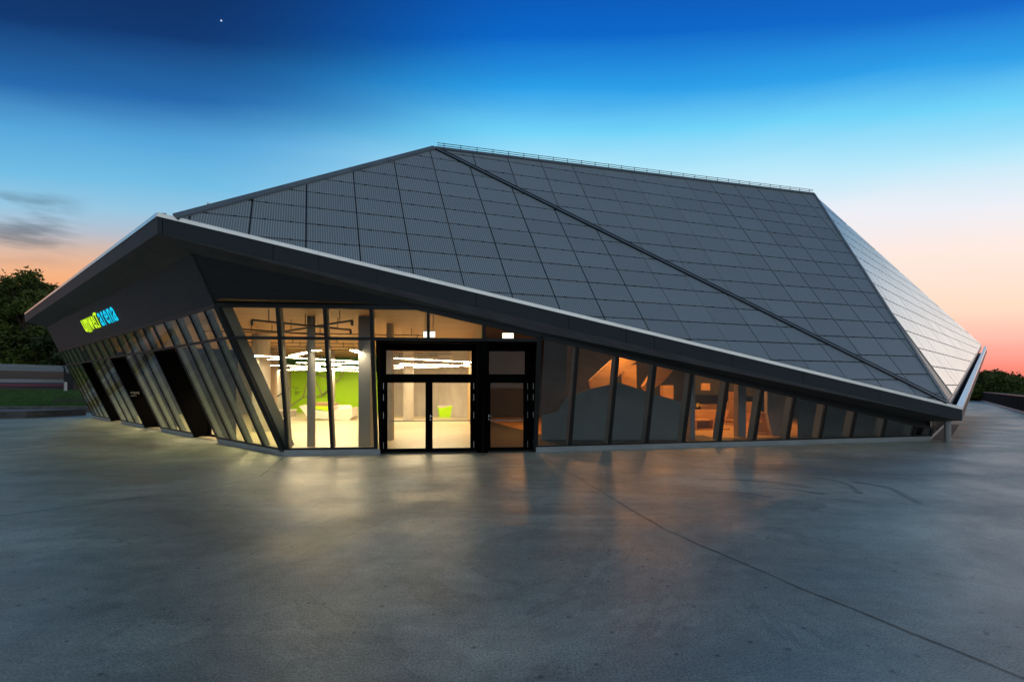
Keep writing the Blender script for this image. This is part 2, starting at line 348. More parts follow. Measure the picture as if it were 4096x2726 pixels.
roof_face('end_roof', [T2, E2, FRR], T2, h3, d3, n3, dn(-3, 1.36, 40), [1.0, 0.0] + dn(-.86, -.82, 24), M('plain_metal', (.64, .64, .64), .33, metal=.25, noise=((.4, .4, .4), .85, 1.1)))  # plain unstriped panels; base colour raised to make up for the weak sun
g = G()
for tri in ((FLin, T1, FF), (T1, BK, FF), (T1, T2, BK), (T2, FRR, BK)):
    c = np.cross(A(tri[1]) - tri[0], A(tri[2]) - tri[0]); c = nrm(c) * np.sign(c[2]); g.prism([A(p) - c * .03 for p in tri], -c * .25)
g.out('rear_roof', mat['trim'], bld)
# trims and the diagonal gutter
g = G(); g.bar(FLin + n1 * .05 - h1 * .06, T1 + n1 * .05 - h1 * .02, .17, .07, side=nrm(np.cross(n1, T1 - FLin))); g.out('verge_trim', mat['trim'], bld)
g = G(); g.bar(T1 + n2 * .04, T2 + n2 * .04, .12, .08, side=d2); g.out('ridge_trim', mat['trim'], bld)
g = G(); g.bar(T2 + n2 * .03, E2 + n2 * .03, .13, .05, side=nrm(np.cross(n2, E2 - T2))); g.out('hip_trim', mat['trim'], bld)
sv = nrm(np.cross(n1, V - T1)); g = G(); g.bar(T1 + n1 * .045, V + n1 * .045, .11, .03, side=sv); vg = g.out('valley_gutter', mat['trim'], bld)
g = G()
for s_ in (-1, 1): g.bar(T1 + n1 * .05 + sv * s_ * .078, V + n1 * .05 + sv * s_ * .078, .03, .05, side=sv)
g.out('gutter_lip', mat['gap'], vg)
# low snow rail on the ridge
rail = None; Lr_ = np.linalg.norm(T2 - T1); dr = (T2 - T1) / Lr_
rv = nrm(UP + A([0, -.25, 0])); sg = G(); r0 = T1 + dr * .08 + n2 * .05
for hgt in (.10, .17): sg.tube(r0 + rv * hgt, r0 + dr * (Lr_ - .2) + rv * hgt, .011, 6)
sgo = sg.out('snow_rail', mat['gap'], bld)
k = 0
while .25 + k * .62 < Lr_ - .15:
    g = G(); p = r0 + dr * (.25 + k * .62); g.tube(p, p + rv * .19, .012, 5); g.tube(p, p + rv * .06, .025, 5, .012); g.out('rail_post', mat['gap'], sgo); k += 1
g = G(); p = pY(790, 852, 14.6)
g.tube(p, p + A([.34, 0, .24]), .016, 6); g.tube(p + A([.02, 0, -.04]), p + A([.36, 0, .18]), .014, 6); g.tube(p + A([.27, 0, .2]), p + A([.42, 0, -.03]), .012, 6); g.tube(p + A([.3, 0, .28]), p + A([.27, 0, .1]), .03, 6); g.out('roof_bracket', mat['steel'], bld)

# ---- fascia boards with open joints, cap, soffit
def fascia(Pt, Pb, Qt, Qb, nh, joints, name):
    f_ = [0.0] + joints + [1.0]; gg = G(); bk = G(); L_ = np.linalg.norm(Qt - Pt); e = .008 / L_
    for a, b in zip(f_[:-1], f_[1:]):
        a2, b2 = (a + e if a > 0 else 0), (b - e if b < 1 else 1)
        q = [Pt + (Qt - Pt) * a2, Pt + (Qt - Pt) * b2, Pb + (Qb - Pb) * b2, Pb + (Qb - Pb) * a2]; gg.prism(q, -nh * .03)
    bk.prism([Pt - nh * .035 - UP * .004, Qt - nh * .035 - UP * .004, Qb - nh * .035 + UP * .004, Pb - nh * .035 + UP * .004], -nh * .1)
    o = gg.out(name, mat['fascia'], bld); bk.out('fascia_backing', mat['gap'], o); return o
fd = nrm(FR - FL); nF = nrm([FR[1] - FL[1], -(FR[0] - FL[0]), 0])
def jfrac(px, P=FL, Q=FR):
    a = (px - 2048) / FPX; return float((a * P[1] - P[0]) / ((Q[0] - P[0]) - a * (Q[1] - P[1])))
fascia(FL, FLb, FR, FRb, nF, [jfrac(x) for x in (650, 1093, 1275, 1509, 1903, 2275, 2505, 2617, 2928, 3212, 3520)], 'front_fascia')
fascia(FL, FLb, FF, FFb, nL, [jfrac(x, FL, FF) for x in (521, 433, 330, 303, 190, 148)], 'side_fascia')
fascia(FR, FRb, FRo, FRob, nR, [jfrac(x, FR, FRo) for x in (3870, 3890, 3908, 3922, 3933)], 'end_fascia')
def capstrip(P, Q, nh, w, name, jts=()):
    gg = G(); u = np.cross(nrm(Q - P), nh); u = u if u[2] > 0 else -u
    cuts = [0] + sorted(jts) + [1]; Lq = np.linalg.norm(Q - P)
    for a, b in zip(cuts[:-1], cuts[1:]):
        p, q = P + (Q - P) * (a + .002 / Lq), P + (Q - P) * (b - .002 / Lq)
        gg.prism([p + nh * .02 - u * .07, q + nh * .02 - u * .07, q + nh * .02 + u * .012, p + nh * .02 + u * .012], -nh * .018)
        gg.prism([p + nh * .02 + u * .014, q + nh * .02 + u * .014, q - nh * w + u * (.014 + w * .18), p - nh * w + u * (.014 + w * .18)], u * .012)
    return gg.out(name, mat['cap'], bld)
capstrip(FL, FR, nF, .26, 'edge_cap', [jfrac(x) for x in (1275, 2505, 1115, 1720, 2010, 3400)])
capstrip(FL, FF, nL, .2, 'edge_cap', [.15, .3, .45, .6, .8])
capstrip(FR, FRo, nR, .15, 'edge_cap', [.04, .09, .15, .22, .3, .4, .5, .62, .75])
g = G(); g.poly([E2 - UP * .02, FR - nR * .33 - UP * .07, FRo - nR * .33 - UP * .07, FRR - UP * .02]); g.out('end_gutter', mat['plinth'], bld)
# soffits
R2, K2 = hit(3692, 1685, K, nB), hit(2150, 1324, K, nB)
g = G(); g.poly([FLb, FRb, R2, K2, C2]); g.out('soffit', mat['soffit'], bld)
Lf2 = hit(185, 1307, C0, nLp)
g = G(); g.poly([FLb, C2, Lf2, FFb]); so = g.out('soffit', mat['soffit'], bld)
for fr in (.13, .3, .5, .7):
    g = G(); g.bar(FLb + (FFb - FLb) * fr - UP * .004, C2 + (Lf2 - C2) * fr - UP * .004, .018, .006); g.out('soffit_joint', mat['gap'], so)
RW = A([21.5, 36, 0])
def roofz(x, y): return min(float(o_[2] - ((x - o_[0]) * n_[0] + (y - o_[1]) * n_[1]) / n_[2]) for o_, n_ in ((FL, n1), (T1, n2), (T2, n3)))
ZRW, ZRW2 = min(4.6, roofz(21.5, 36) - .7), min(4.2, roofz(31, 43.5) - .7); print('roofz', ZRW, ZRW2)
g = G(); g.poly([FRb, FRob, FRob - nR * .9 - UP * .1, R2]); g.out('soffit', mat['soffit'], bld)
# ---- cladding of horizontal louvres
HZ, TZ = 4.0, 3.2
kz = tzB(2168, 1353)[1]; kneeA = tzA(1665, 1238)[0]; endB = tzB(3712, 1713)
headA = lambda t: HZ if t < kneeA else HZ + (kz - HZ) * (t - kneeA) / (tzA(2165, 1353)[0] - kneeA)
tB0 = tzB(2168, 1353)[0]
headB = lambda t: kz + (endB[1] - kz) * (t - tB0) / (endB[0] - tB0)
tK = np.dot(K - C0, dA)
def cl(pts, name='cladding_wall'): gg = G(); gg.poly(pts); return gg.out(name, mat['clad'], bld)
cl([C2, SA(tcA(HZ), HZ), SA(kneeA, HZ), SA(tK, headA(tK)), K2 + A([0, 0, 0])])
cl([K2, SA(tK, headA(tK)), SB(14.63, headB(14.63)), R2])
cl([C2, SL(tcL(HZ), HZ), SL(26.3, HZ + .05), Lf2])
g = G(); g.bar(C2 + (nL + nhA) * .004, SA(tcA(HZ), HZ) + (nL + nhA) * .004, .05, .03, up=nL + nhA); g.out('corner_trim', mat['frame'], bld)
# end walls of the building volume
def wall(p, q, z0, z1, m, name, t=.2, clipz=True):
    pts = [p + UP * z0, q + UP * z0, q + UP * z1, p + UP * z1]
    for o_, n_ in ((FL, n1), (T1, n2), (T2, n3)): pts = clip3(pts, o_ - n_ * .3, n_)
    if len(pts) < 3: return None
    d = nrm(q - p); gg = G(); gg.prism(pts, np.cross(d, UP) * t); return gg.out(name, m, bld)
Lend = SL(26.3, 0); 
g = G(); g.poly([SL(26.3, 0), SL(26.3, 5.45), A([-20, 40, 5.2]), A([-20, 40, 0])]); g.poly([A([-20, 40, 5.2]), A([-20, 40, 0]), A([6, 57, 0]), A([6, 57, 5])])
g.poly([A([6, 57, 0]), A([6, 57, 5]), A([31, 43.5, ZRW2]), A([31, 43.5, 0])]); g.poly([A([31, 43.5, 0]), A([31, 43.5, ZRW2]), RW + UP * ZRW, RW]); g.out('rear_wall', mat['clad'], bld)
wall(RW, R + dB * .02, 0, 5.5, mat['clad'], 'end_wall')

# ---- plinth
def bandp(fn, t0, t1, z0, z1, o0, m, name, th=.06):
    gg = G(); gg.prism([fn(t0, z0, o0), fn(t1, z0, o0), fn(t1, z1, o0), fn(t0, z1, o0)], A(fn(0, 0, -th)) - A(fn(0, 0, 0))); return gg.out(name, m, bld)
LT = [0, 1.22, 2.47, 3.74, 5.0, 7.57, 8.95, 10.33, 11.72, 14.5, 15.98, 17.44, 18.9, 21.5, 22.9, 24.2, 25.35, 26.3]
PORT = [(4, 5), (8, 9), (12, 13)]          # index pairs of the three entrance portals
for a, b in ((0, 4), (5, 8), (9, 12), (13, 17)): bandp(SL, LT[a], LT[b], .0, .15, .03, mat['plinth'], 'plinth')
bandp(SA, 0, 2.62, 0, .15, .03, mat['plinth'], 'plinth')
gb = G()
for i in range(12): gb.prism([SB(14.6 / 12 * i + .003, 0, .03), SB(14.6 / 12 * (i + 1) - .003, 0, .03), SB(14.6 / 12 * (i + 1) - .003, .15, .03), SB(14.6 / 12 * i + .003, .15, .03)], -nhB * .06)
gb.out('plinth', mat['plinth'], bld)

# ---- glazing: each pane a window, each post a mullion with its steel fin behind
ZB = .17
def pane(pts, m, nh):
    c = sum(A(p) for p in pts) / len(pts); q = [A(p) + (c - p) * .0 for p in pts]; gg = G(); gg.poly(q); return gg.out('window', m, bld)
def member(p, q, w, dep, nh, name='mullion', fin=True, finw=.035, find=.3):
    gg = G(); d = nrm(A(q) - p); side = nrm(np.cross(d, nh)); off = nrm(np.cross(side, d)); off = off if np.dot(off, nh) > 0 else -off
    gg.bar(p + off * (.02 - dep / 2), q + off * (.02 - dep / 2), w, dep, side=side); o = gg.out(name, mat['frame'], bld)
    if fin:
        g2 = G(); g2.bar(p - off * (dep + find / 2 - .02), q - off * (dep + find / 2 - .02), finw, find, side=side); g2.out('steel_fin', mat['fin'], o)
    return o
# left facade
zL = lambda t: HZ
for i in range(len(LT) - 1):
    a, b = LT[i], LT[i + 1]; port = any(i == p[0] for p in PORT)
    def colx(t, z): return max(t, tcL(z)) if t < 1 else t
    if port:
        mid = (a + b) / 2
        for x, y in ((a, mid), (mid, b)): pane([SL(x, TZ), SL(y, TZ), SL(y, HZ), SL(x, HZ)], mat['glassL'], nL)
        member(SL(mid, TZ), SL(mid, HZ), .05, .08, nL, fin=False)
    else:
        pane([SL(colx(a, TZ), TZ), SL(b, TZ), SL(b, HZ), SL(colx(a, HZ), HZ)], mat['glassL'], nL)
        pane([SL(colx(a, ZB), ZB), SL(b, ZB), SL(b, TZ), SL(colx(a, TZ), TZ)], mat['glassL'], nL)
    if i > 0: member(SL(a, .12 if not any(a in (LT[p[0]], LT[p[1]]) for p in PORT) else 0), SL(a, HZ), .055, .09, nL, find=.12)
member(SL(26.3, .12), SL(26.3, HZ), .07, .09, nL)
member(SL(tcL(TZ), TZ), SL(26.3, TZ), .07, .07, nL, 'transom', fin=False)
member(SL(tcL(HZ), HZ), SL(26.3, HZ), .09, .09, nL, 'head_rail', fin=False)
for a, b in ((0, 4), (5, 8), (9, 12), (13, 17)): member(SL(LT[a], ZB), SL(LT[b], ZB), .06, .09, nL, 'sill_rail', fin=False)
member(C0 + (C2 - C0) * .02, C0 + (C2 - C0) * (HZ / C2[2]), .14, .12, nrm(nL + nhA), 'corner_post', fin=True, finw=.16, find=.34)
# portals: deep black boxes with glazed doors at their inner end
for pi, (i, j) in enumerate(PORT):
    a, b = LT[i], LT[j]; D = .55; gg = G(); inn = -nL
    def VP(t, z, o): return C0 + dL * t + UP * z + nL * o      # vertical coordinates, o measured from the base line
    top = leanL * TZ
    for t in (a + .03, b - .03):
        gg.prism([VP(t, 0, 0), VP(t, TZ, top), VP(t, TZ, -D), VP(t, 0, -D)], dL * (.03 if t < (a + b) / 2 else -.03))
    gg.prism([VP(a, TZ - .04, top - .02), VP(b, TZ - .04, top - .02), VP(b, TZ - .04, -D), VP(a, TZ - .04, -D)], UP * .03)
    gg.prism([VP(a, 2.25, -D), VP(b, 2.25, -D), VP(b, TZ, -D), VP(a, TZ, -D)], -nL * .05)
    po = gg.out('entrance_portal', mat['black'], bld)
    dg = G(); dg.poly([VP(a + .1, .08, -D + .02), VP(b - .1, .08, -D + .02), VP(b - .1, 2.2, -D + .02), VP(a + .1, 2.2, -D + .02)]); dg.out('door_pane', mat['glassA'], po)
    dg = G()
    for t in (a + .06, (a + b) / 2, b - .06): dg.bar(VP(t, 0, -D + .04), VP(t, 2.28, -D + .04), .12, .08, side=dL)
    for z in (.05, 2.24): dg.bar(VP(a + .02, z, -D + .04), VP(b - .02, z, -D + .04), .1, .08, side=UP)
    dg.out('door_frame', mat['black'], po)
    dg = G(); dg.tube(VP(a + .16, .9, -D + .12), VP(a + .16, 1.3, -D + .12), .012, 6); dg.out('door_handle', mat['steel'], po)
# front facade, part A
AT = [0, tzA(1325, 1793)[0] - 0, tzA(1499, 1797)[0]]
AT = [.10, 1.30, 2.50]
top_t = [tzA(1485, 1300)[0], tzA(1713, 1300)[0], tzA(1936, 1320)[0], tzA(2166, 1354)[0]]
top_t[0] = AT[2]
cA = lambda t, z: t
pane([SA(tcA(TZ), TZ), SA(.1, TZ), SA(.1, HZ), SA(tcA(HZ), HZ)], mat['glassA'], nhA); pane([SA(tcA(ZB), ZB), SA(.1, ZB), SA(.1, TZ), SA(tcA(TZ), TZ)], mat['glassA'], nhA)
for i in range(2):
    a, b = AT[i], AT[i + 1]
    pane([SA(cA(a, TZ), TZ), SA(b, TZ), SA(b, HZ), SA(cA(a, HZ), HZ)], mat['glassA'], nhA)
    pane([SA(cA(a, ZB), ZB), SA(b, ZB), SA(b, TZ), SA(cA(a, TZ), TZ)], mat['glassA'], nhA)
# the upper lights run to the fold of the facade; their head slopes down with the eave
for a, b in zip(top_t[:-1], top_t[1:]):
    pts = [SA(a, TZ), SA(b, TZ), SA(b, headA(b))]
    if a < kneeA < b: pts.append(SA(kneeA, HZ))
    pts.append(SA(a, headA(a))); pane(pts, mat['glassA'], nhA)
for t in AT[0:2]: member(SA(t, .12), SA(t, HZ), .085, .10, nhA)
member(SA(AT[2], .12), SA(AT[2], HZ), .09, .10, nhA)
for t in top_t[1:3]: member(SA(t, TZ), SA(t, headA(t)), .08, .09, nhA, find=.15)
member(SA(tcA(TZ), TZ), SA(tK - .02, TZ), .08, .10, nhA, 'transom', fin=False)
member(SA(tcA(HZ), HZ + .02), SA(kneeA, HZ + .02), .10, .09, nhA, 'head_rail', fin=False)
member(SA(kneeA, HZ + .02), SA(tK, headA(tK) + .04), .10, .09, nhA, 'head_rail', fin=False)
member(SA(.05, ZB), SA(2.5, ZB), .07, .10, nhA, 'sill_rail', fin=False)
member(SA(tK, 0), SA(tK, kz), .13, .12, nhA, 'fold_post', fin=False)
# the two glazed doorways stand upright behind the leaning plane, in black reveals
DP = C0 - nhA * .12
def D(px, py): return hit(px, py, DP, nhA)
def Dt(px): a = (px - 2048) / FPX; P = DP; return float((a * P[1] - P[0]) / (dA[0] - a * dA[1]))
def DV(t, z, o=0): return DP + dA * t + UP * z + nhA * o
def doorway(name, x0, x1, leaves, trans, tz, hinge_x, handles, label):
    t0, t1 = Dt(x0), Dt(x1); gg = G(); top = LEAN * TZ + .12
    for t, s in ((t0, 1), (t1, -1)): gg.prism([DV(t, 0, 0), DV(t, 0, .12), DV(t, TZ, top - .03), DV(t, TZ, 0)], dA * .05 * s)
    gg.prism([DV(t0, TZ - .07, top - .05), DV(t1, TZ - .07, top - .05), DV(t1, TZ - .07, 0), DV(t0, TZ - .07, 0)], UP * .03)
    # frame with openings: build from bars round every pane
    dr_ = gg.out(name, mat['black'], bld); dr_['label'] = label
    fr = G(); zt = TZ
    zz = [z for z in tz]                                    # (leaf bottom, leaf top, transom bottom, transom top)
    def rect(ta, tb, za, zb, o0=.0, th=.07): fr.prism([DV(ta, za, o0), DV(tb, za, o0), DV(tb, zb, o0), DV(ta, zb, o0)], -nhA * th)
    lv = [(Dt(a), Dt(b)) for a, b in leaves]; tr = (Dt(trans[0]), Dt(trans[1]))
    rect(t0, t1, zz[3], zt - .02); rect(t0, t1, zz[1], zz[2]); rect(t0, t1, 0, zz[0])
    rect(t0, tr[0], zz[2], zz[3]); rect(tr[1], t1, zz[2], zz[3])
    xs = [t0] + [v for p in lv for v in p] + [t1]
    for i in range(0, len(xs), 2): rect(xs[i], xs[i + 1], zz[0], zz[1])
    fr.out('door_frame', mat['black'], dr_)
    for a, b in lv:
        pg = G(); pg.poly([DV(a, zz[0], -.03), DV(b, zz[0], -.03), DV(b, zz[1], -.03), DV(a, zz[1], -.03)]); pg.out('door_pane', mat['glassA'], dr_)
        pg = G(); pg.prism([DV(a, .915, .004), DV(b, .915, .004), DV(b, .94, .004), DV(a, .94, .004)], -nhA * .03); pg.out('door_rail', mat['grey'], dr_)
    pg = G(); pg.poly([DV(tr[0], zz[2], -.03), DV(tr[1], zz[2], -.03), DV(tr[1], zz[3], -.03), DV(tr[0], zz[3], -.03)]); pg.out('fanlight_pane', mat['glassA'], dr_)
    for hx in hinge_x:
        th = Dt(hx)
        for hy in (1543, 1589, 1661, 1781):
            z = EYE - (hy - HOR) / FPX * DP[1] * 1.015; hg = G(); hg.tube(DV(th, z - .09, .03), DV(th, z + .09, .03), .0115, 6); hg.out('hinge', mat['steel'], dr_)
    for hx in handles:
        th = Dt(hx); hg = G(); hg.tube(DV(th, 1.06, .0), DV(th, 1.06, .06), .012, 6); hg.tube(DV(th, 1.06, .06), DV(th + .1, 1.06, .06), .011, 6); hg.tube(DV(th, .96, 0), DV(th, .96, .012), .02, 8)
        hg.bar(DV(th, 1.02, .006), DV(th, 1.10, .006), .03, .012, side=dA); hg.out('door_handle', mat['steel'], dr_)
zat = lambda y: EYE - (y - HOR) / FPX * (DP[1] + .35)
tz = (zat(1793), zat(1530), zat(1495), zat(1401))
doorway('double_door', 1520, 1914, [(1549, 1702), (1730, 1881)], (1544, 1886), tz, (1534, 1895), (1722,), 'black framed double glass door seen before the bright hall')
doorway('single_door', 1944, 2145, [(1962, 2094)], (1956, 2100), tz, (2110, 2133), (1955,), 'black framed single glass door beside the double door')
g = G(); tm0, tm1 = Dt(1914), Dt(1944); g.prism([DV(tm0, 0, .13), DV(tm1, 0, .13), DV(tm1, TZ, LEAN * TZ + .13), DV(tm0, TZ, LEAN * TZ + .13)], -nhA * .2); g.out('door_pier', mat['black'], bld)
# part B: a dozen bays dwindling with the eave
BT = [.06, 1.06, 2.32, 3.55, 4.81, 6.09, 7.38, 8.64, 9.92, 11.18, 12.5, 13.8, 14.6]
for i in range(12):
    a, b = BT[i], BT[i + 1]; ofs = .0
    pane([SB(a, ZB), SB(b, ZB), SB(b, headB(b)), SB(a, headB(a))], mat['glassB'], nhB)
    if i: member(SB(a, .14), SB(a, headB(a) + .02), .085, .10, nhB, finw=.05, find=.28)
member(SB(14.6, .14), SB(14.6, headB(14.6)), .12, .10, nhB, fin=False)
member(SB(0, headB(0) + .03), SB(14.6, headB(14.6) + .03), .09, .09, nhB, 'head_rail', fin=False)
member(SB(0.0, ZB - .01), SB(14.6, ZB - .01), .06, .09, nhB, 'sill_rail', fin=False)
# ---- support post under the low corner
g = G(); pb = gp(3790, 1766); g.tube(pb, pb + UP * .84, .1, 20); g.tube(pb + UP * .70, pb + UP * .73, .115, 20); g.tube(pb, pb + UP * .015, .16, 20)
g.out('support_post', mat['grey'], bld)

# ------------------------------------------------------------------ inside
CEIL = 4.12
ROOFS = ((FL, n1), (T1, n2), (T2, n3))
P_gl, P_gr, P_bw0, P_bw1 = gp(1159, 1650), gp(1540, 1648), gp(1568, 1658), gp(1868, 1673)
P_st = gp(1085, 1650); P_lf = A([-24.5, 36.5, 0])
P_part = C0 + dA * Dt(1929) - nhA * .35
B_r = A([19.5, 31.5, 0]); B_b = A([-2.6, 32.5, 0])
fl = [C0, K, R, RW, B_r, A([10, 45, 0]), A([-20, 42, 0]), SL(26.2, 0)]
fl = [A(p) for p in fl]; g = G(); g.poly([p + UP * .03 for p in [C0 - (nhA + nL) * .05, K - nhB * .05, R - nhB * .05, RW, A([10, 45, 0]), A([-20, 41, 0]), SL(26.2, 0, -.05)]]); g.out('interior_floor', mat['floor'], bld)
def ceiling(pts, m, name, z=CEIL):
    pts = [A([p[0], p[1], z]) for p in pts]
    for o_, n_ in ROOFS: pts = clip3(pts, o_ - n_ * .32, n_)
    gg = G(); gg.poly(pts); return gg.out(name, m, bld)
ceiling([SL(-.2, CEIL), SA(5.5, CEIL), P_part, B_b, A([-2, 42, 0]), A([-20, 41, 0]), SL(26.2, CEIL)], mat['wood'], 'timber_ceiling')
ceiling([P_part, SA(5.5, CEIL), SA(7, CEIL), SB(14, CEIL), RW, A([10, 45, 0]), B_b], mat['dark'], 'room_ceiling', 4.4)
def iw(p, q, m, name, z1=CEIL + .1, z0=0.0):
    pts = [p + UP * z0, q + UP * z0, q + UP * z1, p + UP * z1]
    for o_, n_ in ROOFS: pts = clip3(pts, o_ - n_ * .3, n_)
    gg = G(); gg.poly(pts); return gg.out(name, m, bld)
GZ = 3.03
gw = iw(P_gl, P_gr, mat['green'], 'lime_wall', GZ); iw(P_gl - A([0, .6, 0]), P_gr - A([0, .6, 0]), mat['dgreen'], 'wall_band', CEIL, GZ)  # dark upper band: its lack of light is put into the colour
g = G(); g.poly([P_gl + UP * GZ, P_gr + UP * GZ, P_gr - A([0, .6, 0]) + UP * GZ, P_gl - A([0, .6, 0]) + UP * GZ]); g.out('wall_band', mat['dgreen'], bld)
def wp(px, py): return hit(px, py, P_gl - A([0, .02, 0]), A([0, 1, 0]))
z2p = lambda x, y: (800 + .4464 * x, 1150 + .4464 * y)
lg = G()
for (a, b) in (((815, 1060), (925, 978)), ((925, 978), (962, 840)), ((925, 978), (1100, 965)), ((1100, 965), (1035, 835)), ((1100, 965), (1142, 930)), ((1035, 775), (1240, 832)), ((1240, 832), (1290, 750)), ((1240, 832), (1180, 880)), ((1180, 880), (1100, 965))):
    lg.bar(wp(*z2p(*a)), wp(*z2p(*b)), .10, .012, side=nrm(np.cross(wp(*z2p(*b)) - wp(*z2p(*a)), A([0, 1, 0]))))
lg.out('line_pattern', mat['stripe'], gw)
lg = G()
for (x0, x1, y) in ((845, 890, 899), (848, 868, 918), (848, 902, 934), (848, 884, 955), (826, 846, 888), (848, 880, 941)): lg.bar(wp(*z2p(x0, y)), wp(*z2p(x1, y)), .03, .01, side=UP)
lg.bar(wp(*z2p(838, 884)), wp(*z2p(846, 888)), .03, .01, side=UP); lg.out('wall_lettering', mat['pipe'], gw)
iw(P_lf, P_st, mat['concrete'], 'interior_wall'); iw(P_st, P_gl, mat['concrete'], 'interior_wall'); iw(P_gr, P_bw0 + A([-.6, 0, 0]), mat['concrete'], 'interior_wall')
iw(P_bw0 + A([-.6, 0, 0]), P_bw1, mat['concrete'], 'interior_wall')
iw(SL(26.1, 0, -.1), P_lf, mat['concrete'], 'interior_wall')
iw(P_bw1, P_part, mat['oak'], 'partition_wall', 5.5)
iw(P_part, C0 + dA * Dt(1929) + nhA * .62, mat['black'], 'partition_end', 5.5)
# recess drawn flat, its shade in the colour; little socket on the concrete wall
def bw(px, py, o=.03): return hit(px, py, P_bw1, nrm([P_bw1[1] - P_bw0[1], -(P_bw1[0] - P_bw0[0]), 0])) - A([0, o, 0])
z3p = lambda x, y: (1400 + .4146 * x, 1200 + .4146 * y)
g = G(); g.poly([bw(*z3p(*q)) for q in ((475, 826), (516, 826), (516, 1104), (475, 1104))]); g.out('wall_niche', M('niche_shade', (.16, .12, .08), .8), bld)
g = G(); g.box(bw(*z3p(455, 965)), .12, .06, .2); g.out('wall_box', mat['white'], bld)
g = G(); g.bar(bw(*z3p(715, 712)), bw(*z3p(770, 655)), .12, .02, side=nrm([1, 0, 1])); g.out('line_pattern', mat['green'], bld)
# stair wall with handrail
sw = G(); s0, s1 = gp(1104, 1664), gp(1158, 1652); sw.prism([s0, s1, s1 + UP * 3.6, s0 + UP * 3.6], A([0, .3, 0])); swo = sw.out('stair_wall', mat['concrete'], bld)
hr = G(); q0, q1 = hit(*z2p(682, 985), s0, A([0, 1, 0])), hit(*z2p(805, 898), s0, A([0, 1, 0])); hr.tube(q0 - A([0, .1, 0]), q1 - A([0, .1, 0]), .035, 6); hr.out('handrail', mat['pipe'], swo)
# columns
def column(px, by, w, m, kind, top=CEIL, n=24):
    p = gp(px, by, .03); gg = G(); r = w / 2 / FPX * p[1]
    if kind == 'round': gg.tube(p, p + UP * (top - .03), r, n)
    else: gg.box(p + A([0, r, 0]), 2 * r, kind, top - .03)
    return gg.out('column', m, bld, smooth=False)
column(1045, 1724, 67, mat['concrete'], 'round'); column(1245, 1784, 32, mat['grey'], 'round'); column(1460, 1784, 48, mat['grey'], .5)
column(1634, 1683, 42, mat['concrete'], 'round'); column(1330, 1668, 19, mat['concrete'], 'round'); column(1089, 1680, 20, M('brown_column', (.3, .22, .16), .7), .3)
column(1559, 1760, 20, mat['concrete'], .4); column(905, 1690, 60, mat['concrete'], 'round'); column(700, 1650, 40, mat['concrete'], 'round')
# pipes under the ceiling
for (a, b, z) in (((465, 290), (1350, 378), 3.75), ((735, 395), (1362, 295), 3.75), ((330, 370), (1135, 425), 3.8)):
    p, q = gp(*z2p(*a), z), gp(*z2p(*b), z); g = G(); g.tube(p, q, .03, 8)
    for e, s in ((p, 1), (q, -1)): g.tube(e, e - UP * .14, .035, 8)
    for k in (.15, .5, .85): g.tube(p + (q - p) * k, p + (q - p) * k + UP * .35, .012, 5)
    g.out('ceiling_pipe', mat['pipe'], bld)
for k in range(8):
    Y = 19.2 + k * 2.2; g = G(); a, b = A([-3.0 - .1 * k, Y + .8, 3.85]), A([-11.0 - .75 * k, Y - .9, 3.85]); g.tube(a, b, .018, 6)
    for q in range(5): g.tube(a + (b - a) * (q + .5) / 5, a + (b - a) * (q + .5) / 5 + UP * .27, .014, 5)
    g.out('ceiling_pipe', mat['pipe'], bld)
# ---- light tubes hanging in the hall
def tube_light(p, q, label, m='lamp', zr=.25):
    t = thing('strip_light', label, 'ceiling light', (p + q) / 2, 'tube lights hanging in the hall')
    g1 = G(); g1.bar(p + UP * .014, q + UP * .014, .22, .026); g1.out('housing', mat['grey'], t)
    g2 = G(); g2.bar(p - UP * .004, q - UP * .004, 0.21, .008); g2.out('tube', mat[m], t)
    g3 = G()
    for k in (.12, .88): g3.tube(p + (q - p) * k + UP * .05, A([*(p + (q - p) * k)[:2], CEIL]), .006, 4)
    g3.out('cord', mat['grey'], t)
LZ = 3.02
ord_ = ('nearest long one, left of the thin round column', 'short slanting one left of the thin round column', 'short slanting one in front of the broad flat column')
strips = [((435, 605), (965, 634), 'nearest long tube light on the left, behind the first two panes of the front'), ((1030, 638), (1425, 661), 'long tube light between the thin round column and the broad flat post'),
          ((825, 608), (968, 578), 'short slanting tube light left of the thin round column'), ((1372, 558), (1425, 580), 'short bright tube light end just left of the broad flat post'), ((1030, 564), (1060, 560), 'tiny tube light end right of the thin round column'),
          ((865, 672), (1420, 677), 'tube light crossing above the lime green wall'), ((625, 641), (708, 637), 'short tube light right of the big concrete column'), ((625, 697), (1078, 705), 'thin tube light to the left above the lime wall'),
          ((1035, 684), (1425, 713), 'tube light slanting down to the right over the lime wall'), ((625, 738), (955, 735), 'farthest tube light along the left top of the lime wall'), ((1035, 741), (1425, 746), 'farthest tube light along the right top of the lime wall'),
          ((812, 722), (1425, 727), 'added tube light brightening the lime wall, just in front of its upper edge'), ((450, 648), (480, 646), 'small tube light stub left of the big concrete column')]  # first tube on this line is added to brighten the lime wall
for a, b, lb in strips:
    p, q = gp(*z2p(*a), LZ), gp(*z2p(*b), LZ)
    if p[1] > 37.4: p *= A([37.4 / p[1], 37.4 / p[1], 1])
    if q[1] > 37.4: q *= A([37.4 / q[1], 37.4 / q[1], 1])
    tube_light(p, q, lb)
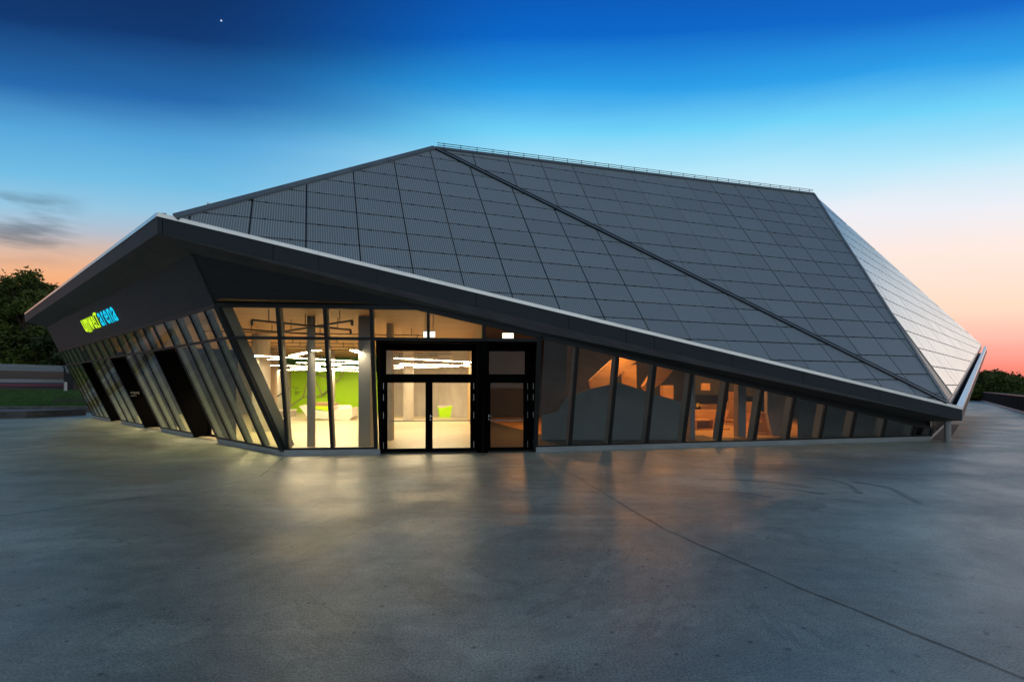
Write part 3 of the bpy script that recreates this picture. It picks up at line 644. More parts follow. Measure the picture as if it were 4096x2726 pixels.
for a, b, lb in (((402, 557), (1170, 597), 'longest tube light seen through the fanlight of the double door'), ((485, 613), (1155, 630), 'middle tube light seen through the fanlight of the double door'), ((402, 628), (735, 633), 'short low tube light on the left of the double door fanlight'),
              ((400, 660), (1040, 637), 'lowest tube light rising to the right in the double door fanlight')):
    p, q = gp(*z3p(*a), LZ), gp(*z3p(*b), LZ)
    for v in (p, q):
        if v[1] > 31: v *= A([31 / v[1], 31 / v[1], 1])
    tube_light(p, q, lb)
for k in range(7):  # added tubes that brighten the left part of the hall
    p = A([-9.4 - 2.35 * k, 19.2 + 2.2 * k, LZ]); tube_light(p, p + A([-1.7, 1.6, 0]), ('first', 'second', 'third', 'fourth', 'fifth', 'sixth', 'seventh')[k] + ' added tube light along the left facade counted from the front corner')
# ---- lit exit boxes
def exit_box(px, py, Y, wpx, hpx, label):
    c = pY(px, py, Y); w, h = wpx / FPX * Y, hpx / FPX * Y; t = thing('exit_light', label, 'exit sign', c, 'lit exit boxes')
    g1 = G(); g1.box(c - UP * h / 2, w, .05, h); g1.out('lit_face', mat['exitl'], t); g2 = G(); g2.box(c + UP * (h / 2 + .003), w + .02, .07, .02)
    for s in (-.35, .35): g2.tube(c + A([w * s, 0, h / 2]), A([c[0] + w * s, c[1], min(CEIL, c[2] + .75)]), .008, 5)
    g2.out('hanger', mat['grey'], t)
exit_box(1717, 1337, 15.6, 45, 22, 'lit white exit box in the upper light above the double door')
exit_box(2032, 1342, 15.6, 44, 20, 'lit white exit box in the upper light above the single door')
exit_box(1867, 1458, 24, 24, 14, 'small lit exit box at the right end of the double door fanlight')
exit_box(1280, 1481, 36, 11, 8, 'tiny lit exit box on the top edge of the lime wall')
# ---- reception counter
def ground_quadprism(name, pxs, z0, z1, m, parent, dep):
    pts = [gp(x, y, z0) for x, y in pxs]
t = thing('reception_counter', 'white faceted reception counter with wooden top in front of the lime wall', 'counter', gp(1300, 1676))
yF = gp(1300, 1681)[1]
def cf(x, y, o=0): p = pY(*z2p(x, y), yF + o); return p
bm_v = [cf(955, 1160), cf(1330, 1188), cf(1365, 1150), cf(1365, 1075, 0), cf(1300, 1108), cf(1180, 1108), cf(1135, 1102), cf(1030, 1085), cf(888, 1062)]
g = G(); g.prism([cf(962, 1165), cf(1330, 1190), cf(1366, 1152), cf(1364, 1072), cf(1296, 1108), cf(1032, 1098), cf(960, 1043), cf(888, 1062), cf(932, 1120)], A([0, 1.1, 0])); g.out('counter_body', mat['white'], t)
g = G(); g.poly([cf(1296, 1108), cf(1364, 1072), cf(1348, 1050, 1.6), cf(1180, 1050, 1.6), cf(1150, 1105)]); g.out('counter_slab', mat['white'], t)
g = G(); g.prism([cf(1030, 1027, .1), cf(1205, 1033, .1), cf(1205, 1050, .1), cf(1140, 1062, .1), cf(1030, 1060, .1)], A([0, .8, 0])); g.out('counter_top', mat['oak'], t)
g = G(); g.prism([cf(1030, 1060, -.03), cf(1142, 1062, -.03), cf(1142, 1104, -.03), cf(1032, 1085, -.03)], A([0, .02, 0])); g.out('lime_panel', mat['green'], t)
t = thing('white_bench', 'low white bench left of the reception counter', 'bench', gp(1115, 1668))
g = G(); c = gp(1118, 1668); g.box(c, 1.6, 1.2, .40); g.out('bench_base', mat['concrete'], t); g = G(); g.box(c + UP * .402, 1.7, 1.3, .08); g.out('bench_top', mat['white'], t)
# ---- faceted lime tub in the hall
t = thing('lime_tub', 'faceted lime green tub with white inside seen through the double door', 'planter', gp(1789, 1670))
yT = gp(1789, 1670)[1]; cf3 = lambda x, y, o=0: pY(*z3p(x, y), yT + o)
a_, b_, c_, d_ = cf3(833, 1000, 1.0), cf3(1040, 1003, 1.0), cf3(1013, 1134), cf3(862, 1132)
e_, f_ = cf3(862, 1042, -.1), cf3(1036, 1004, -.1); g = G(); g.poly([d_, c_, f_]); g.poly([d_, f_, e_]); g.poly([d_, e_, a_]); g.poly([c_, b_, f_]); g.poly([a_, b_, c_ + A([0, 1, 0]), d_ + A([0, 1, 0])]); g.out('tub_shell', mat['green'], t)
g = G(); g.poly([a_, e_, f_, b_]); g.out('tub_inside', mat['white'], t)

# ---- orange room
iw(B_b, B_r, mat['dark'], 'interior_wall', 5.2); iw(B_r, RW, mat['dark'], 'interior_wall', 5.2)
g = G(); g.poly([p + UP * .034 for p in (A([1.2, 20.4, 0]), A([7.4, 20.4, 0]), A([7.4, 19.4, 0]), A([11.5, 19.4, 0]), B_r, B_b + A([.2, 0, 0]))]); g.out('timber_floor', mat['ply'], bld)
g = G(); g.poly([p + UP * .032 for p in (P_part + A([.1, .1, 0]), K + A([0, .1, 0]), R + A([0, .1, 0]), RW, B_r, B_b + A([.1, 0, 0]))]); g.out('dark_floor', mat['dark'], bld)
iw(gp(3190, 1752), R + A([.2, 1.3, 0]), mat['dark'], 'interior_wall', 4)  # dark partition added to keep the orange glow out of the last bays
def spot(x, y, z, i):
    t = thing('orange_spotlight', i, 'spotlight', (x, y, z), 'orange spotlights of the room on the right')
    g1 = G(); g1.tube((x, y, z + .02), (x, y, z + .22), .10, 12); g1.out('lamp_can', mat['pipe'], t); g2 = G(); g2.tube((x, y, z), (x, y, z + .018), .09, 12); g2.out('lamp_lens', mat['orange'], t)
for k, (x, y, z) in enumerate(((6.2, 21.6, 3.7), (8.6, 22.8, 3.6), (10.4, 24.6, 3.6), (12.6, 25.8, 3.6), (3.4, 24.5, 3.7), (7.2, 27.5, 3.7), (4.2, 20.75, 3.9), (.4, 22.0, 3.6))):  # last two lamps are added to brighten the facets and the single door
    spot(x, y, z, ('orange spotlight nearest the folded dark screen', 'orange spotlight above the low timber bench', 'orange spotlight above the tapered timber counter', 'rightmost orange spotlight of the orange room', 'leftmost orange spotlight behind the single door', 'orange spotlight deepest in the orange room', 'added orange spotlight brightening the timber facets, close behind the folded dark screen', 'added orange spotlight brightening the room deep behind the single door')[k])
z4p = lambda x, y: (2100 + .38265 * x, 1250 + .38265 * y)
z6p = lambda x, y: (2600 + .2551 * x, 1400 + .2551 * y)
def cut(name, pts, Y, th, m, label, cat, group=None, fn=z4p, tilt=0):
    P = [pY(*fn(*q), Y) for q in pts]; g_ = G(); g_.prism(P, A([tilt, th, 0])); o = g_.out(name, m); return tag(o, label, cat, group)
SB_Y = 21.0
cut('hanging_wall', [(140, 230), (440, 330), (440, 860), (345, 1045), (140, 1060)], 19.4, .12, M('clay_render', (.20, .15, .125), .8, noise=((1, 1, 1), .8, 1.15)), 'dim clay coloured wall panel just right of the single door', 'panel')
cut('folding_screen', [(175, 1420), (175, 1072), (345, 1030), (420, 890), (700, 790), (980, 728), (1300, 832), (1590, 918), (1640, 930), (1640, 1420)], 18.6, .12, mat['screen'], 'tall dark folded screen with a peaked top behind the panes right of the doors', 'screen')
cut('hanging_facet', [(680, 705), (910, 490), (1010, 455), (1190, 500), (1080, 560), (890, 745), (700, 795)], 21.4, .5, mat['ply'], 'slanting orange lit timber facet left above the folded screen', 'ceiling panel', 'timber facets over the screen')
cut('hanging_facet', [(1370, 560), (1550, 600), (1440, 730), (1370, 775), (1290, 840), (1240, 770)], 21.4, .5, mat['ply'], 'slanting orange lit timber facet right above the folded screen', 'ceiling panel', 'timber facets over the screen')
cut('timber_cabinet', [(1445, 758), (1552, 758), (1552, 1150), (1445, 1150)], 23, .5, mat['ply'], 'upright timber cabinet at the right end of the folded screen', 'cabinet')
cut('timber_tower', [(1035, 560), (1165, 540), (1165, 1160), (1060, 1160)], 23, .6, mat['ply'], 'tall tapering timber tower showing above the middle of the screen', 'cabinet')
bench = thing('timber_bench', 'low timber bench box on a platform behind the fifth pane right of the doors', 'bench', gp(*z6p(860, 1260)))
yb = gp(*z6p(860, 1262))[1]; q6 = lambda x, y, o=0: pY(*z6p(x, y), yb + o)
g = G(); g.prism([q6(640, 1272), q6(1250, 1258), q6(1250, 1222), q6(640, 1232)], A([0, 1.2, 0])); g.out('platform', mat['ply'], bench)
g = G(); g.prism([q6(640, 1092, .05), q6(1012, 1092, .05), q6(1012, 1225, .05), q6(990, 1225, .05), q6(990, 1108, .05), q6(735, 1108, .05), q6(735, 1225, .05), q6(640, 1225, .05)], A([0, .9, 0])); g.out('bench_box', mat['ply'], bench)
g = G(); g.prism([q6(735, 1108, .5), q6(990, 1108, .5), q6(990, 1224, .5), q6(735, 1224, .5)], A([0, .04, 0])); g.out('bench_back', mat['oak'], bench)
ct = thing('timber_counter', 'tapered timber counter with tap behind the bench in the orange room', 'counter', gp(*z6p(1100, 1172)))
yb2 = gp(*z6p(1100, 1172))[1]; q7 = lambda x, y, o=0: pY(*z6p(x, y), yb2 + o)
g = G(); g.prism([q7(690, 945), q7(1240, 940), q7(1165, 1172), q7(1035, 1172), q7(990, 1075), q7(690, 1075)], A([0, 1.2, 0])); g.out('counter_body', mat['ply'], ct)
g = G(); g.prism([q7(820, 848, 1.6), q7(1090, 848, 1.6), q7(1090, 945, 1.6), q7(820, 945, 1.6)], A([0, .3, 0])); g.out('counter_back', mat['oak'], ct)
g = G(); 
for a, b in (((735, 885), (735, 845)), ((735, 845), (760, 835)), ((760, 845), (815, 868)), ((740, 890), (760, 860))): g.tube(q7(*a, .4), q7(*b, .4), .045, 6)
g.out('tap', M('brass_tap', (.7, .6, .15), .3), ct)
cut('hanging_board', [(805, 518), (943, 518), (943, 628), (805, 628)], 23.5, .06, mat['ply'], 'hanging timber board above the timber bench', 'board', 'hanging boards of the orange room', z6p)
cut('hanging_board', [(1240, 650), (1374, 650), (1374, 800), (1240, 800)], 24.5, .06, mat['ply'], 'square speckled hanging board left of the grey post in the orange room', 'board', 'hanging boards of the orange room', z6p)
cut('wall_cabinet', [(1195, 805), (1620, 805), (1620, 1085), (1205, 1085)], 27.5, .6, mat['oak'], 'long low cabinet at the back of the orange room behind the grey post', 'cabinet', None, z6p)
cut('timber_cube', [(1495, 980), (1600, 985), (1600, 1110), (1495, 1110)], 25, .7, mat['ply'], 'small timber cube right of the grey post', 'stool', None, z6p)
cut('low_platform', [(1300, 1092), (1600, 1098), (1600, 1138), (1310, 1122)], 25.2, 1.0, mat['ply'], 'low timber platform under the small timber cube', 'platform', None, z6p)
sb = thing('stepped_seat', 'stepped timber seat block with slanted back right of the grey post', 'seat', gp(*z6p(1790, 1345)))
yb3 = gp(*z6p(1790, 1340))[1]; q8 = lambda x, y, o=0: pY(*z6p(x, y), yb3 + o)
g = G(); g.prism([q8(1660, 1345), q8(1925, 1345), q8(1910, 1300), q8(1660, 1295)], A([0, 1.4, 0])); g.out('step', mat['ply'], sb)
g = G(); g.prism([q8(1680, 1300, .35), q8(1910, 1300, .35), q8(1883, 1140, .35), q8(1690, 1130, .35)], A([0, 1, 0])); g.out('seat_block', mat['ply'], sb)
g = G(); g.prism([q8(1750, 1140, .8), q8(1883, 1140, .8), q8(1850, 968, .8), q8(1700, 975, .8)], A([0, .3, 0])); g.out('backrest', mat['ply'], sb)
tag(cut('slanted_slab', [(1840, 640), (2260, 760), (2120, 1385), (1930, 1385), (1840, 970)], yb3 - .3, .25, mat['concrete'], 'slanted concrete slab standing right of the stepped seat', 'slab', None, z6p), 'slanted concrete slab standing right of the stepped seat', 'slab')
column(2966, 1747, 31, mat['grey'], .4, top=2.6); column(2766, 1757, 20, mat['grey'], .4, top=2.9)
cut('rear_screen', [(0, 0), (1500, 150), (1500, 760), (0, 620)], 29, .1, mat['dark'], 'large dark wall panel deep in the orange room', 'panel', None, lambda x, y: (2780 + .5 * x, 1440 + .22 * y))

# ------------------------------------------------------------------ lettering
def text_mesh(name, s, m, M4, size=1.0, ext=.02, bold=0, parent=None):
    cu = bpy.data.curves.new(name, 'FONT'); cu.body = s; cu.size = size; cu.extrude = ext; cu.offset = bold; cu.resolution_u = 3
    tmp = bpy.data.objects.new('tmp', cu); COL.objects.link(tmp); dg = bpy.context.evaluated_depsgraph_get()
    me = bpy.data.meshes.new_from_object(tmp.evaluated_get(dg)); bpy.data.objects.remove(tmp); bpy.data.curves.remove(cu)
    me.materials.clear(); me.materials.append(m)
    return me
def place_letter(ch, m, u0, u1, v0, v1, fn, parent, bold=.035):
    me = text_mesh('letter', ch, m, None, bold=bold, ext=.004); xs = [v.co.x for v in me.vertices]; ys = [v.co.y for v in me.vertices]; zs = [v.co.z for v in me.vertices]
    x0, x1, y0, y1 = min(xs), max(xs), min(ys), max(ys)
    for v in me.vertices:
        a = u0 + (v.co.x - x0) / (x1 - x0) * (u1 - u0); b = v0 + (v.co.y - y0) / (y1 - y0) * (v1 - v0); v.co = Vector(fn(a, b, .012 + (v.co.z - min(zs)))) 
    me.name = 'letter'; o = bpy.data.objects.new('letter', me); COL.objects.link(o)
    if parent is not None: attach(o, parent)
    return o
zl = lambda x, y: (200 + .2232 * x, 1150 + .2232 * y)
tl, zl0 = tzL(*zl(655, 800)); tr_, zr0 = tzL(*zl(1250, 582)); _, zt0 = tzL(*zl(530, 602)); _, zt1 = tzL(*zl(1115, 340))
logo = thing('logo_sign', 'glowing yellow and cyan lettering umweltarena on the black louvred wall', 'sign', SL((tl + tr_) / 2, zl0))
zb0, zb1 = (zl0 + zr0) / 2, (zt0 + zt1) / 2; tt0 = max(tl, tr_) if True else 0
S0, S1 = max(tl, tr_), min(tl, tr_)              # reading direction runs towards the front corner
word = [('u', .0, .085), ('m', .095, .21), ('w', .215, .33), ('e', .335, .405), ('L', .415, .47), ('T', .45, .535), ('a', .545, .635), ('r', .648, .70), ('e', .71, .80), ('n', .812, .895), ('a', .905, 1.0)]
for k, (ch, a, b) in enumerate(word):
    yl = k < 6; va, vb = (zb0, zb1) if True else (0, 0)
    if ch == 'T': vb = zb1 + .06
    place_letter(ch, mat['lettery'] if yl else mat['letterc'], S0 + (S1 - S0) * (a + .004), S0 + (S1 - S0) * (b - .008), va - (.05 if ch == 'm' else 0), vb, lambda a_, b_, c_: SL(a_, b_, c_), logo, .012)
# "eingang" on the black side of the middle portal
a = LT[9] - .03; org = C0 + dL * (a - .035)
def side(px, py): return hit(px, py, org, dL)
p0, p1, p2 = side(522, 1573), side(557, 1573), side(557, 1561)
es = thing('entrance_lettering', 'small pale lettering eingang on the black side of the middle portal', 'sign', p0)
ux = nrm([p1[0] - p0[0], p1[1] - p0[1], 0]); wd = np.linalg.norm(p1 - p0); ht = p2[2] - p1[2]
for txt, z_off, hh, ww in (('eingang', 0, ht, wd), ('entrance', -ht * .9, ht * .42, wd * .68)):
    me = text_mesh('lettering', txt, mat['text'], None, ext=.002, bold=.008); xs = [v.co.x for v in me.vertices]; ys = [v.co.y for v in me.vertices]
    x0, xw, yh = min(xs), max(xs) - min(xs), max(ys) - min(ys)
    for v in me.vertices: v.co = Vector(p0 + ux * ((v.co.x - x0) / xw * ww) + UP * (z_off + v.co.y / yh * hh) - dL * (.004 + v.co.z + .002))
    me.name = 'lettering'; o = bpy.data.objects.new('lettering', me); COL.objects.link(o); attach(o, es)

# ------------------------------------------------------------------ ground and surroundings
def struct(o): o['kind'] = 'structure'; return o
# one sheet to the horizon, rising into a bank on the far left
g = G(); n = 64; ring = []
g.poly([A([900 * math.cos(2 * math.pi * k / n), 900 * math.sin(2 * math.pi * k / n), 0]) for k in range(n)]); struct(g.out('ground', mat['ground']))
def joint(pts, w, name='slab_joint', m=None, z=.004, jit=.02):
    P = [gp(*p) for p in pts]; gg = G(); Q = []
    for a, b in zip(P[:-1], P[1:]):
        L_ = np.linalg.norm(b - a); k = max(2, int(L_ / .35)); Q += [a + (b - a) * i / k for i in range(k)]
    Q.append(P[-1]); prev = None
    for i, p in enumerate(Q):
        d = nrm(Q[min(i + 1, len(Q) - 1)] - Q[max(i - 1, 0)]); s = A([-d[1], d[0], 0]); p = p + s * random.uniform(-jit, jit); ww = w * random.uniform(.6, 1.3)
        c = (p - s * ww / 2 + UP * z, p + s * ww / 2 + UP * z)
        if prev: gg.poly([prev[0], prev[1], c[1], c[0]])
        prev = c
    return struct(gg.out(name, m or mat['jointm']))
mat['jointm'] = M('slab_joint_fill', (.15, .162, .155), .7, noise=((5, 5, 5), .5, 1.6)); mat['linem'] = M('pale_line_surface', (.40, .38, .27), .6)
joint([(2180, 1832), (2295, 1900), (2660, 2117), (2886, 2213), (3217, 2355), (3651, 2529), (4051, 2690), (4600, 2915)], .016)
joint([(-300, 2105), (0, 2063), (560, 1990), (880, 1942), (1040, 1905), (1130, 1832)], .022)
joint([(3812, 1771), (3900, 1773), (4130, 1781), (4400, 1790)], .035, 'pale_line', mat['linem'], jit=0)  # thin pale strip laid on the ground
mat['tyre'] = M('tyre_rubber_trace', (.235, .262, .245), .5, noise=((2, 2, 2), .85, 1.25))
for k, pts in enumerate((((2800, 1916), (2950, 1918), (3120, 1930), (3240, 1950)), ((3240, 1908), (3330, 1918), (3400, 1940), (3440, 1972)), ((3050, 1948), (3180, 1958), (3300, 1975)), ((2890, 1965), (3000, 1972), (3090, 1990)), ((3420, 1925), (3560, 1950), (3680, 2010)))):
    joint(list(pts), .10, 'tyre_mark', mat['tyre'], z=.004, jit=.01)
# brown paving and kerb along the right wall
kd = nrm(gp(3790, 1690) - gp(3722, 1756)); k0 = gp(3722, 1757) + A([.02, 0, 0]); ks = A([kd[1], -kd[0], 0])
g = G(); g.poly([k0 + UP * .006, k0 + ks * .5 + UP * .006, k0 + ks * .5 + kd * 10.5 + UP * .006, k0 + kd * 10.5 + UP * .006]); struct(g.out('side_path', M('brown_paving', (.14, .115, .11), .7, noise=((1, 1, 1), .8, 1.2))))
g = G(); g.bar(k0 + UP * .06 - ks * .08, k0 + kd * 11 + UP * .06 - ks * .08, .16, .12); tag(g.out('kerb_wall', mat['concrete']), 'low pale concrete kerb running back from the right end of the glass front', 'kerb')
fr_ = thing('side_railing', 'short dark railing on the kerb behind the support post', 'railing', k0)
g = G(); g.bar(k0 + kd * .5 + UP * .95, k0 + kd * 10.8 + UP * .95, .05, .04); g.out('top_rail', mat['pipe'], fr_)
for i in range(14):
    g = G(); p = k0 + kd * (.5 + .75 * i); g.bar(p + UP * .12, p + UP * .95 + ks * -.0, .03, .05, side=ks); g.out('baluster', mat['pipe'], fr_)
# long railing of the terrace on the right
rA, rB = gp(4096, 1648), gp(3874, 1586); rd = nrm(rB - rA); rA = rA - rd * 9; rl = 79.0; rs = A([-rd[1], rd[0], 0])
tr = thing('terrace_railing', 'long dark terrace railing with close upright bars running to the horizon on the right', 'railing', rA)
g = G(); g.bar(rA + UP * 1.22, rA + rd * rl + UP * 1.22, .12, .07); g.out('top_rail', mat['grey'], tr)
g = G(); g.bar(rA + UP * .05, rA + rd * rl + UP * .05, .35, .1); g.out('rail_kerb', mat['plinth'], tr)
npost = 92; post0 = None
for i in range(npost):
    p = rA + rd * (rl / npost * i)
    if post0 is None:
        g = G(); g.box(A([0, 0, 0]), .36, .10, 1.08, [rd, rs]); post0 = g.out('post', M('matt_bar', (.03, .032, .038), .95, spec=.05)); post0.location = p + UP * .1; q = post0
    else: q = post0.copy(); COL.objects.link(q); q.location = tuple(p + UP * .1)
    off = Vector(tuple(map(float, rA))); q.parent = tr; q.matrix_parent_inverse = Matrix.Translation(-off)
# low wall, kerb island and lawn on the left
wl0, wl1 = gp(-700, 1652), gp(420, 1648); g = G(); g.bar(wl0 + UP * .21, wl1 + UP * .21, .3, .42); lw = g.out('low_wall', M('stained_concrete', (.10, .10, .105), .8, noise=((1.5, 1.5, 3), .5, 1.5))); tag(lw, 'low stained concrete wall between the plaza and the lawn', 'wall')
g = G(); g.bar(wl0 + UP * .44, wl1 + UP * .44, .36, .04); g.out('coping', M('coping_stone', (.2, .2, .21), .7), lw)
t = thing('wall_lamp', 'small recessed lamp glowing in the low concrete wall', 'lamp', gp(204, 1648)); c = pY(204, 1643, wl1[1] - .22)
g = G(); g.box(c - UP * .09, .42, .06, .14); g.out('lamp_box', mat['frame'], t); g = G(); g.box(c - UP * .07 - A([0, .035, 0]), .30, .01, .05); g.out('lamp_slot', mat['exitl'], t)
i0, i1 = gp(-500, 1676), gp(104, 1671); g = G(); g.prism([i0, i1, i1 + A([1.0, 3.3, 0]), i0 + A([1, 3.3, 0])], UP * .38); ki = g.out('kerb_island', M('island_concrete', (.09, .09, .095), .8, noise=((1.5, 1.5, 3), .5, 1.5))); tag(ki, 'dark concrete kerb island at the left edge in front of the low wall', 'kerb')
g = G(); g.prism([i0 + UP * .384 - A([0, .05, 0]), i1 + UP * .384 + A([.05, -.05, 0]), i1 + A([1.05, 3.35, .384]), i0 + A([1, 3.35, .384])], UP * .04); g.out('coping', M('island_coping', (.17, .18, .19), .7), ki)
lawn_m = M('lawn_soil', (.02, .065, .012), .95, noise=((.6, .6, .6), .55, 1.5))
g = G(); xs = [-140 + 6 * i for i in range(22)]; ys = [wl1[1] + .25, 45, 52, 60, 68, 76, 83, 100, 140]; zs = [.36, .50, .72, .95, 1.18, 1.36, 1.45, 1.45, 1.5]
g.v = [A([x, y, z + random.uniform(-.04, .04)]) for y, z in zip(ys, zs) for x in xs]; nx = len(xs)
g.f = [(j * nx + i, j * nx + i + 1, (j + 1) * nx + i + 1, (j + 1) * nx + i) for j in range(len(ys) - 1) for i in range(nx - 1)]; struct(g.out('lawn_bank', lawn_m, smooth=True))
def lawn_z(y):
    return float(np.interp(y, ys, zs))
g = G(); random.seed(3)
for k in range(9000):
    y = wl1[1] + .4 + 42 * random.random() ** 1.5; x = random.uniform(-.98, -.80) * y * 1.02; x = -(random.uniform(.78, 1.04)) * y; z = lawn_z(y); a = random.uniform(0, 3.14); w_, h_ = random.uniform(.05, .12), random.uniform(.08, .2)
    d = A([math.cos(a), math.sin(a), 0]) * w_; p = A([x, y, z]); g.poly([p - d, p + d, p + UP * h_ + d * random.uniform(-1.5, 1.5)])
o = g.out('grass', M('grass_blades', (.03, .10, .015), .8, noise=((.4, .4, .4), .6, 1.6))); o['kind'] = 'stuff'; tag(o, 'dark green grass on the bank below the railway', 'grass'); o['kind'] = 'stuff'
# fence of dark pickets on the lawn
f0, f1 = pY(214, 1620, 44), pY(420, 1620, 47); t = thing('picket_fence', 'low dark picket fence on the grass behind the low wall', 'fence', f0)
g = G(); g.bar(f0 + UP * .45, f1 + UP * .45, .04, .04); g.bar(f0 + UP * .1, f1 + UP * .1, .04, .04); g.out('fence_rail', mat['pipe'], t)
for k in range(30):
    g = G(); p = f0 + (f1 - f0) * k / 29; g.bar(p - UP * .1, p + UP * .55, .06, .03, side=nrm(f1 - f0)); g.out('picket', mat['pipe'], t)
# train
Yt = 84.0; td = nrm([(3200 - 2048) / FPX, 1, 0]); ts = A([td[1], -td[0], 0]); tp = pY(0, 1552, Yt); tp[2] = 1.22
tr_w = M('train_white', (.24, .27, .30), .35); tr_n = M('train_navy', (.02, .025, .07), .35); tr_r = M('train_red', (.5, .03, .04), .4); tr_k = M('train_glass', (.012, .013, .016), .12); tr_roof = M('train_roof', (.15, .20, .24), .4, noise=((.2, .2, 6), .7, 1.3))
def train_car(s0, L_, label):
    t = thing('train_carriage', label, 'train carriage', tp + td * (s0 + L_ / 2), 'carriages of the passing train')
    def slab(z0, z1, m, name, e=0.0, inset=0.0):
        gg = G(); a, b = tp + td * (s0 + inset), tp + td * (s0 + L_ - inset); gg.prism([a + ts * e + UP * z0, b + ts * e + UP * z0, b + ts * e + UP * z1, a + ts * e + UP * z1], -ts * (2.8 + 2 * e)); return gg.out(name, m, t)
    slab(.35, .80, tr_k, 'underframe', -.08); slab(.81, 1.42, tr_n, 'navy_band', .0); b_ = slab(.98, 1.08, tr_r, 'red_stripe', .012, .02); slab(1.424, 1.98, tr_w, 'side_panel', .005)
    slab(1.984, 3.35, tr_k, 'window_band', -.004); slab(3.354, 3.95, tr_roof, 'roof_edge', .01); slab(3.955, 4.4, tr_roof, 'roof', -.35)
    for k in range(2):
        for s in (.17, .83):
            for e in (-1.1, 1.1):
                g1 = G(); c = tp + td * (s0 + L_ * s + e) + ts * (-.1); g1.tube(c + UP * .0, c + UP * .0 + ts * -.12, .42, 14); 
                if k == 0: g1.out('wheel', tr_k, t)
train_car(-16, 24.3, 'white and navy train carriage with a red stripe running past behind the lawn'); train_car(8.6, 24.3, 'second train carriage, mostly hidden behind the building end')
g = G(); g.bar(pY(0, 1558, 83)[:3] * A([1, 1, 0]) + UP * 1.5 - td * 60 - ts * .3, tp * A([1, 1, 0]) + UP * 1.5 + td * 60, 3.4, .3); struct(g.out('railway_bed', mat['asphalt']))
t = tag((lambda g: (g.tube(pY(262, 1562, 70), pY(262, 1529, 70), .17, 10), g.tube(pY(262, 1530, 70), pY(262, 1526, 70), .10, 10), g.out('marker_post', M('marker_white', (.5, .5, .52), .5)))[-1])(G()), 'short white marker post beside the track near the building end', 'post')
t = thing('trackside_cabinet', 'dark trackside cabinet right of the white marker post', 'cabinet', pY(282, 1560, 72)); g = G(); g.box(pY(284, 1558, 72), 1.3, .8, 2.2); g.out('cabinet_body', mat['frame'], t); g = G(); g.box(pY(284, 1558, 72) + A([0, 0, 2.2]), 1.45, .95, .08); g.out('cabinet_roof', mat['pipe'], t)
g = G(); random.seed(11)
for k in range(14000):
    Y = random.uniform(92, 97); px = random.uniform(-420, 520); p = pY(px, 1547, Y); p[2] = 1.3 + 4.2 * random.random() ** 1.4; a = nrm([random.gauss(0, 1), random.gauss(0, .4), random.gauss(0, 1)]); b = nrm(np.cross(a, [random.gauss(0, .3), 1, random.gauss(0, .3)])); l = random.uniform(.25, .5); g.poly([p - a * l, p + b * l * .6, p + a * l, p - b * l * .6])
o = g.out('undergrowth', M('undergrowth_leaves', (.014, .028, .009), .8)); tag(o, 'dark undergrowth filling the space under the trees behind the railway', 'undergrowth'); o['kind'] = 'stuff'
# ---- trees
def leaf_mat(name, c):
    m = M(name, c, .75, noise=((.35, .35, .35), .5, 1.7)); b = m.node_tree.nodes['Principled BSDF']; b.inputs['Subsurface Weight'].default_value = 0; return m
lm = [leaf_mat('foliage_dark', (.022, .045, .012)), leaf_mat('foliage_sunlit', (.075, .105, .016)), leaf_mat('foliage_mid', (.035, .060, .014))]; bark = M('bark', (.06, .045, .035), .9)  # second tone: evening light on the crowns put into the leaf colour
def tree(base, h, cr, seed, label, lmat, leaf=.34, nb=26, per=260, trunk=.35, flat=1.0, name='broadleaf_tree', group='trees', low=.3):
    rnd = random.Random(seed); base = A(base); t = thing(name, label, 'tree', base, group)
    g1 = G(); top = base + UP * h * .72 + A([rnd.uniform(-.5, .5), 0, 0]); g1.tube(base - UP * .3, top, trunk, 9, trunk * .35)
    cl_ = []
    for k in range(nb):
        u = rnd.random(); a = rnd.uniform(0, 2 * math.pi); zz = low + (1 - low) * (u ** .8); prof = math.sqrt(max(.05, 1 - ((zz - .55) / .52) ** 2)) if zz > .55 else .75 + .25 * (zz - low) / (.55 - low)
        rr = cr * prof * rnd.uniform(.45, 1.0); c = base + A([math.cos(a) * rr, math.sin(a) * rr * .8, h * zz * .93]); s = cr * rnd.uniform(.20, .36); cl_.append((c, s))
        if k % 2 == 0:
            st = base + UP * h * rnd.uniform(.25, .6); g1.tube(st, c, trunk * .28, 6, trunk * .07)
    g1.out('trunk', bark, t)
    vs, fs = [], []
    for c, s in cl_:
        for i in range(per):
            v = nrm([rnd.gauss(0, 1), rnd.gauss(0, 1), rnd.gauss(0, 1)]) * s * (rnd.random() ** .4); v[2] *= .72 * flat; p = c + v
            if rnd.random() < .12: p = p + nrm(v) * s * rnd.uniform(.1, .35)
            a = nrm([rnd.gauss(0, 1), rnd.gauss(0, 1), rnd.gauss(0, .6)]); b = nrm(np.cross(a, [rnd.gauss(0, 1), rnd.gauss(0, 1), rnd.gauss(0, 1)])); l = leaf * rnd.uniform(.6, 1.2)
            k = len(vs); vs += [p - a * l, p + b * l * .5, p + a * l, p - b * l * .5]; fs.append((k, k + 1, k + 2, k + 3))
    mk('crown', vs, fs, lmat, t); return t
TL = 'trees behind the railway on the left'
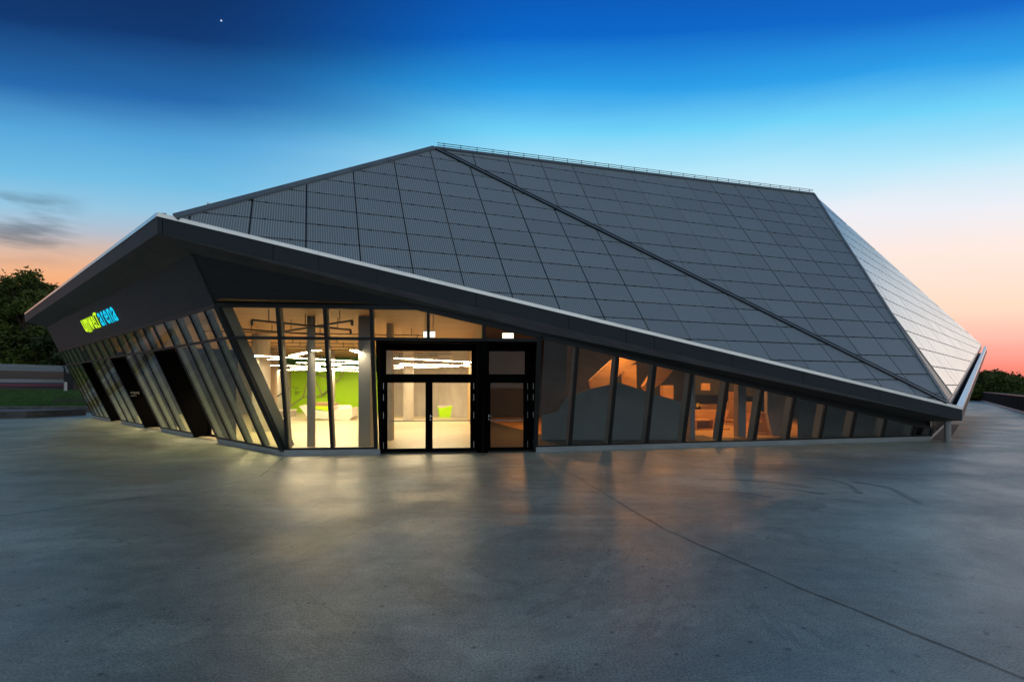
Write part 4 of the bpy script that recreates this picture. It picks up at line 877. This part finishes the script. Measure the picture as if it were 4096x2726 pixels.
for k, (px, Y, ty, cr, lb, mm) in enumerate(((-40, 100, 1098, 9, 'tallest dark tree at the left edge of the photo', 1), (95, 98, 1072, 6.5, 'leafy tree with a round knobbed top rising highest behind the train', 1), (200, 104, 1118, 6.5, 'leafy tree whose crown slopes down to the left eave of the building', 1),
        (330, 110, 1190, 7, 'leafy tree half hidden behind the left eave', 2), (-260, 96, 1150, 9, 'broad tree just beyond the left edge', 0), (20, 118, 1190, 8, 'dim tree filling the gap behind the knobbed one', 0), (270, 97, 1290, 5, 'low dark tree with branches hanging over the train', 0), (450, 115, 1260, 8, 'dark tree behind the sloping end of the glass wall', 0))):
    b = pY(px, 1547, Y); b[2] = 1.4; h = pY(px, ty, Y)[2] - 1.4
    tree(b, h, cr, 20 + k, lb, lm[mm], leaf=.42, nb=44, per=230, trunk=.55, group=TL, low=.12)
RG = 'bushy trees beyond the terrace railing'
for k, (px, Y, ty, cr, lb) in enumerate(((3935, 74, 1482, 3.3, 'bushy tree with the tallest knob just right of the eave'), (3905, 84, 1512, 3.6, 'bushy tree half hidden behind the end of the roof'), (4000, 72, 1500, 3.2, 'rounded bushy tree second from the eave'), (4052, 70, 1506, 3.0, 'bushy tree with a pointed knob near the right edge'),
        (4105, 68, 1532, 3.4, 'bushy tree cut by the right edge of the photo'), (3965, 80, 1522, 3.2, 'low bushy tree in the dip between the two taller ones'), (4025, 78, 1530, 3.2, 'low bushy tree right of the middle'), (4180, 66, 1520, 4.0, 'bushy tree beyond the right edge'), (4290, 62, 1512, 3.8, 'second bushy tree beyond the right edge'), (3820, 92, 1505, 4.2, 'first bushy tree hidden behind the end of the roof'), (3730, 98, 1508, 4.4, 'second bushy tree hidden behind the end of the roof'), (3640, 104, 1512, 4.6, 'third bushy tree hidden behind the end of the roof'))):
    b = pY(px, 1547, Y); b[2] = -1.5; h = pY(px, ty, Y)[2] + 1.5
    tree(b, h, cr, 60 + k, lb, lm[1], leaf=.26, nb=26, per=170, trunk=.2, group=RG, low=.2, name='bushy_tree')
g = G()
for k in range(9000):
    s = random.random(); p = rA + rd * (s * 110 - 5) - rs * random.uniform(.6, 9) * (1 if np.dot(-rs, A([1, 0, 0])) > 0 else -1); a = random.uniform(0, 6.28); d = A([math.cos(a), math.sin(a), 0]) * .16
    p[2] = random.uniform(.2, 1.15) ; g.poly([p - d, p + d, p + UP * .25 + d * random.uniform(-1, 1)])
o = g.out('hedge', lm[2]); tag(o, 'low green hedge along the far side of the terrace railing', 'hedge'); o['kind'] = 'stuff'
if 'tmp' in bpy.data.objects: bpy.data.objects.remove(bpy.data.objects['tmp'])
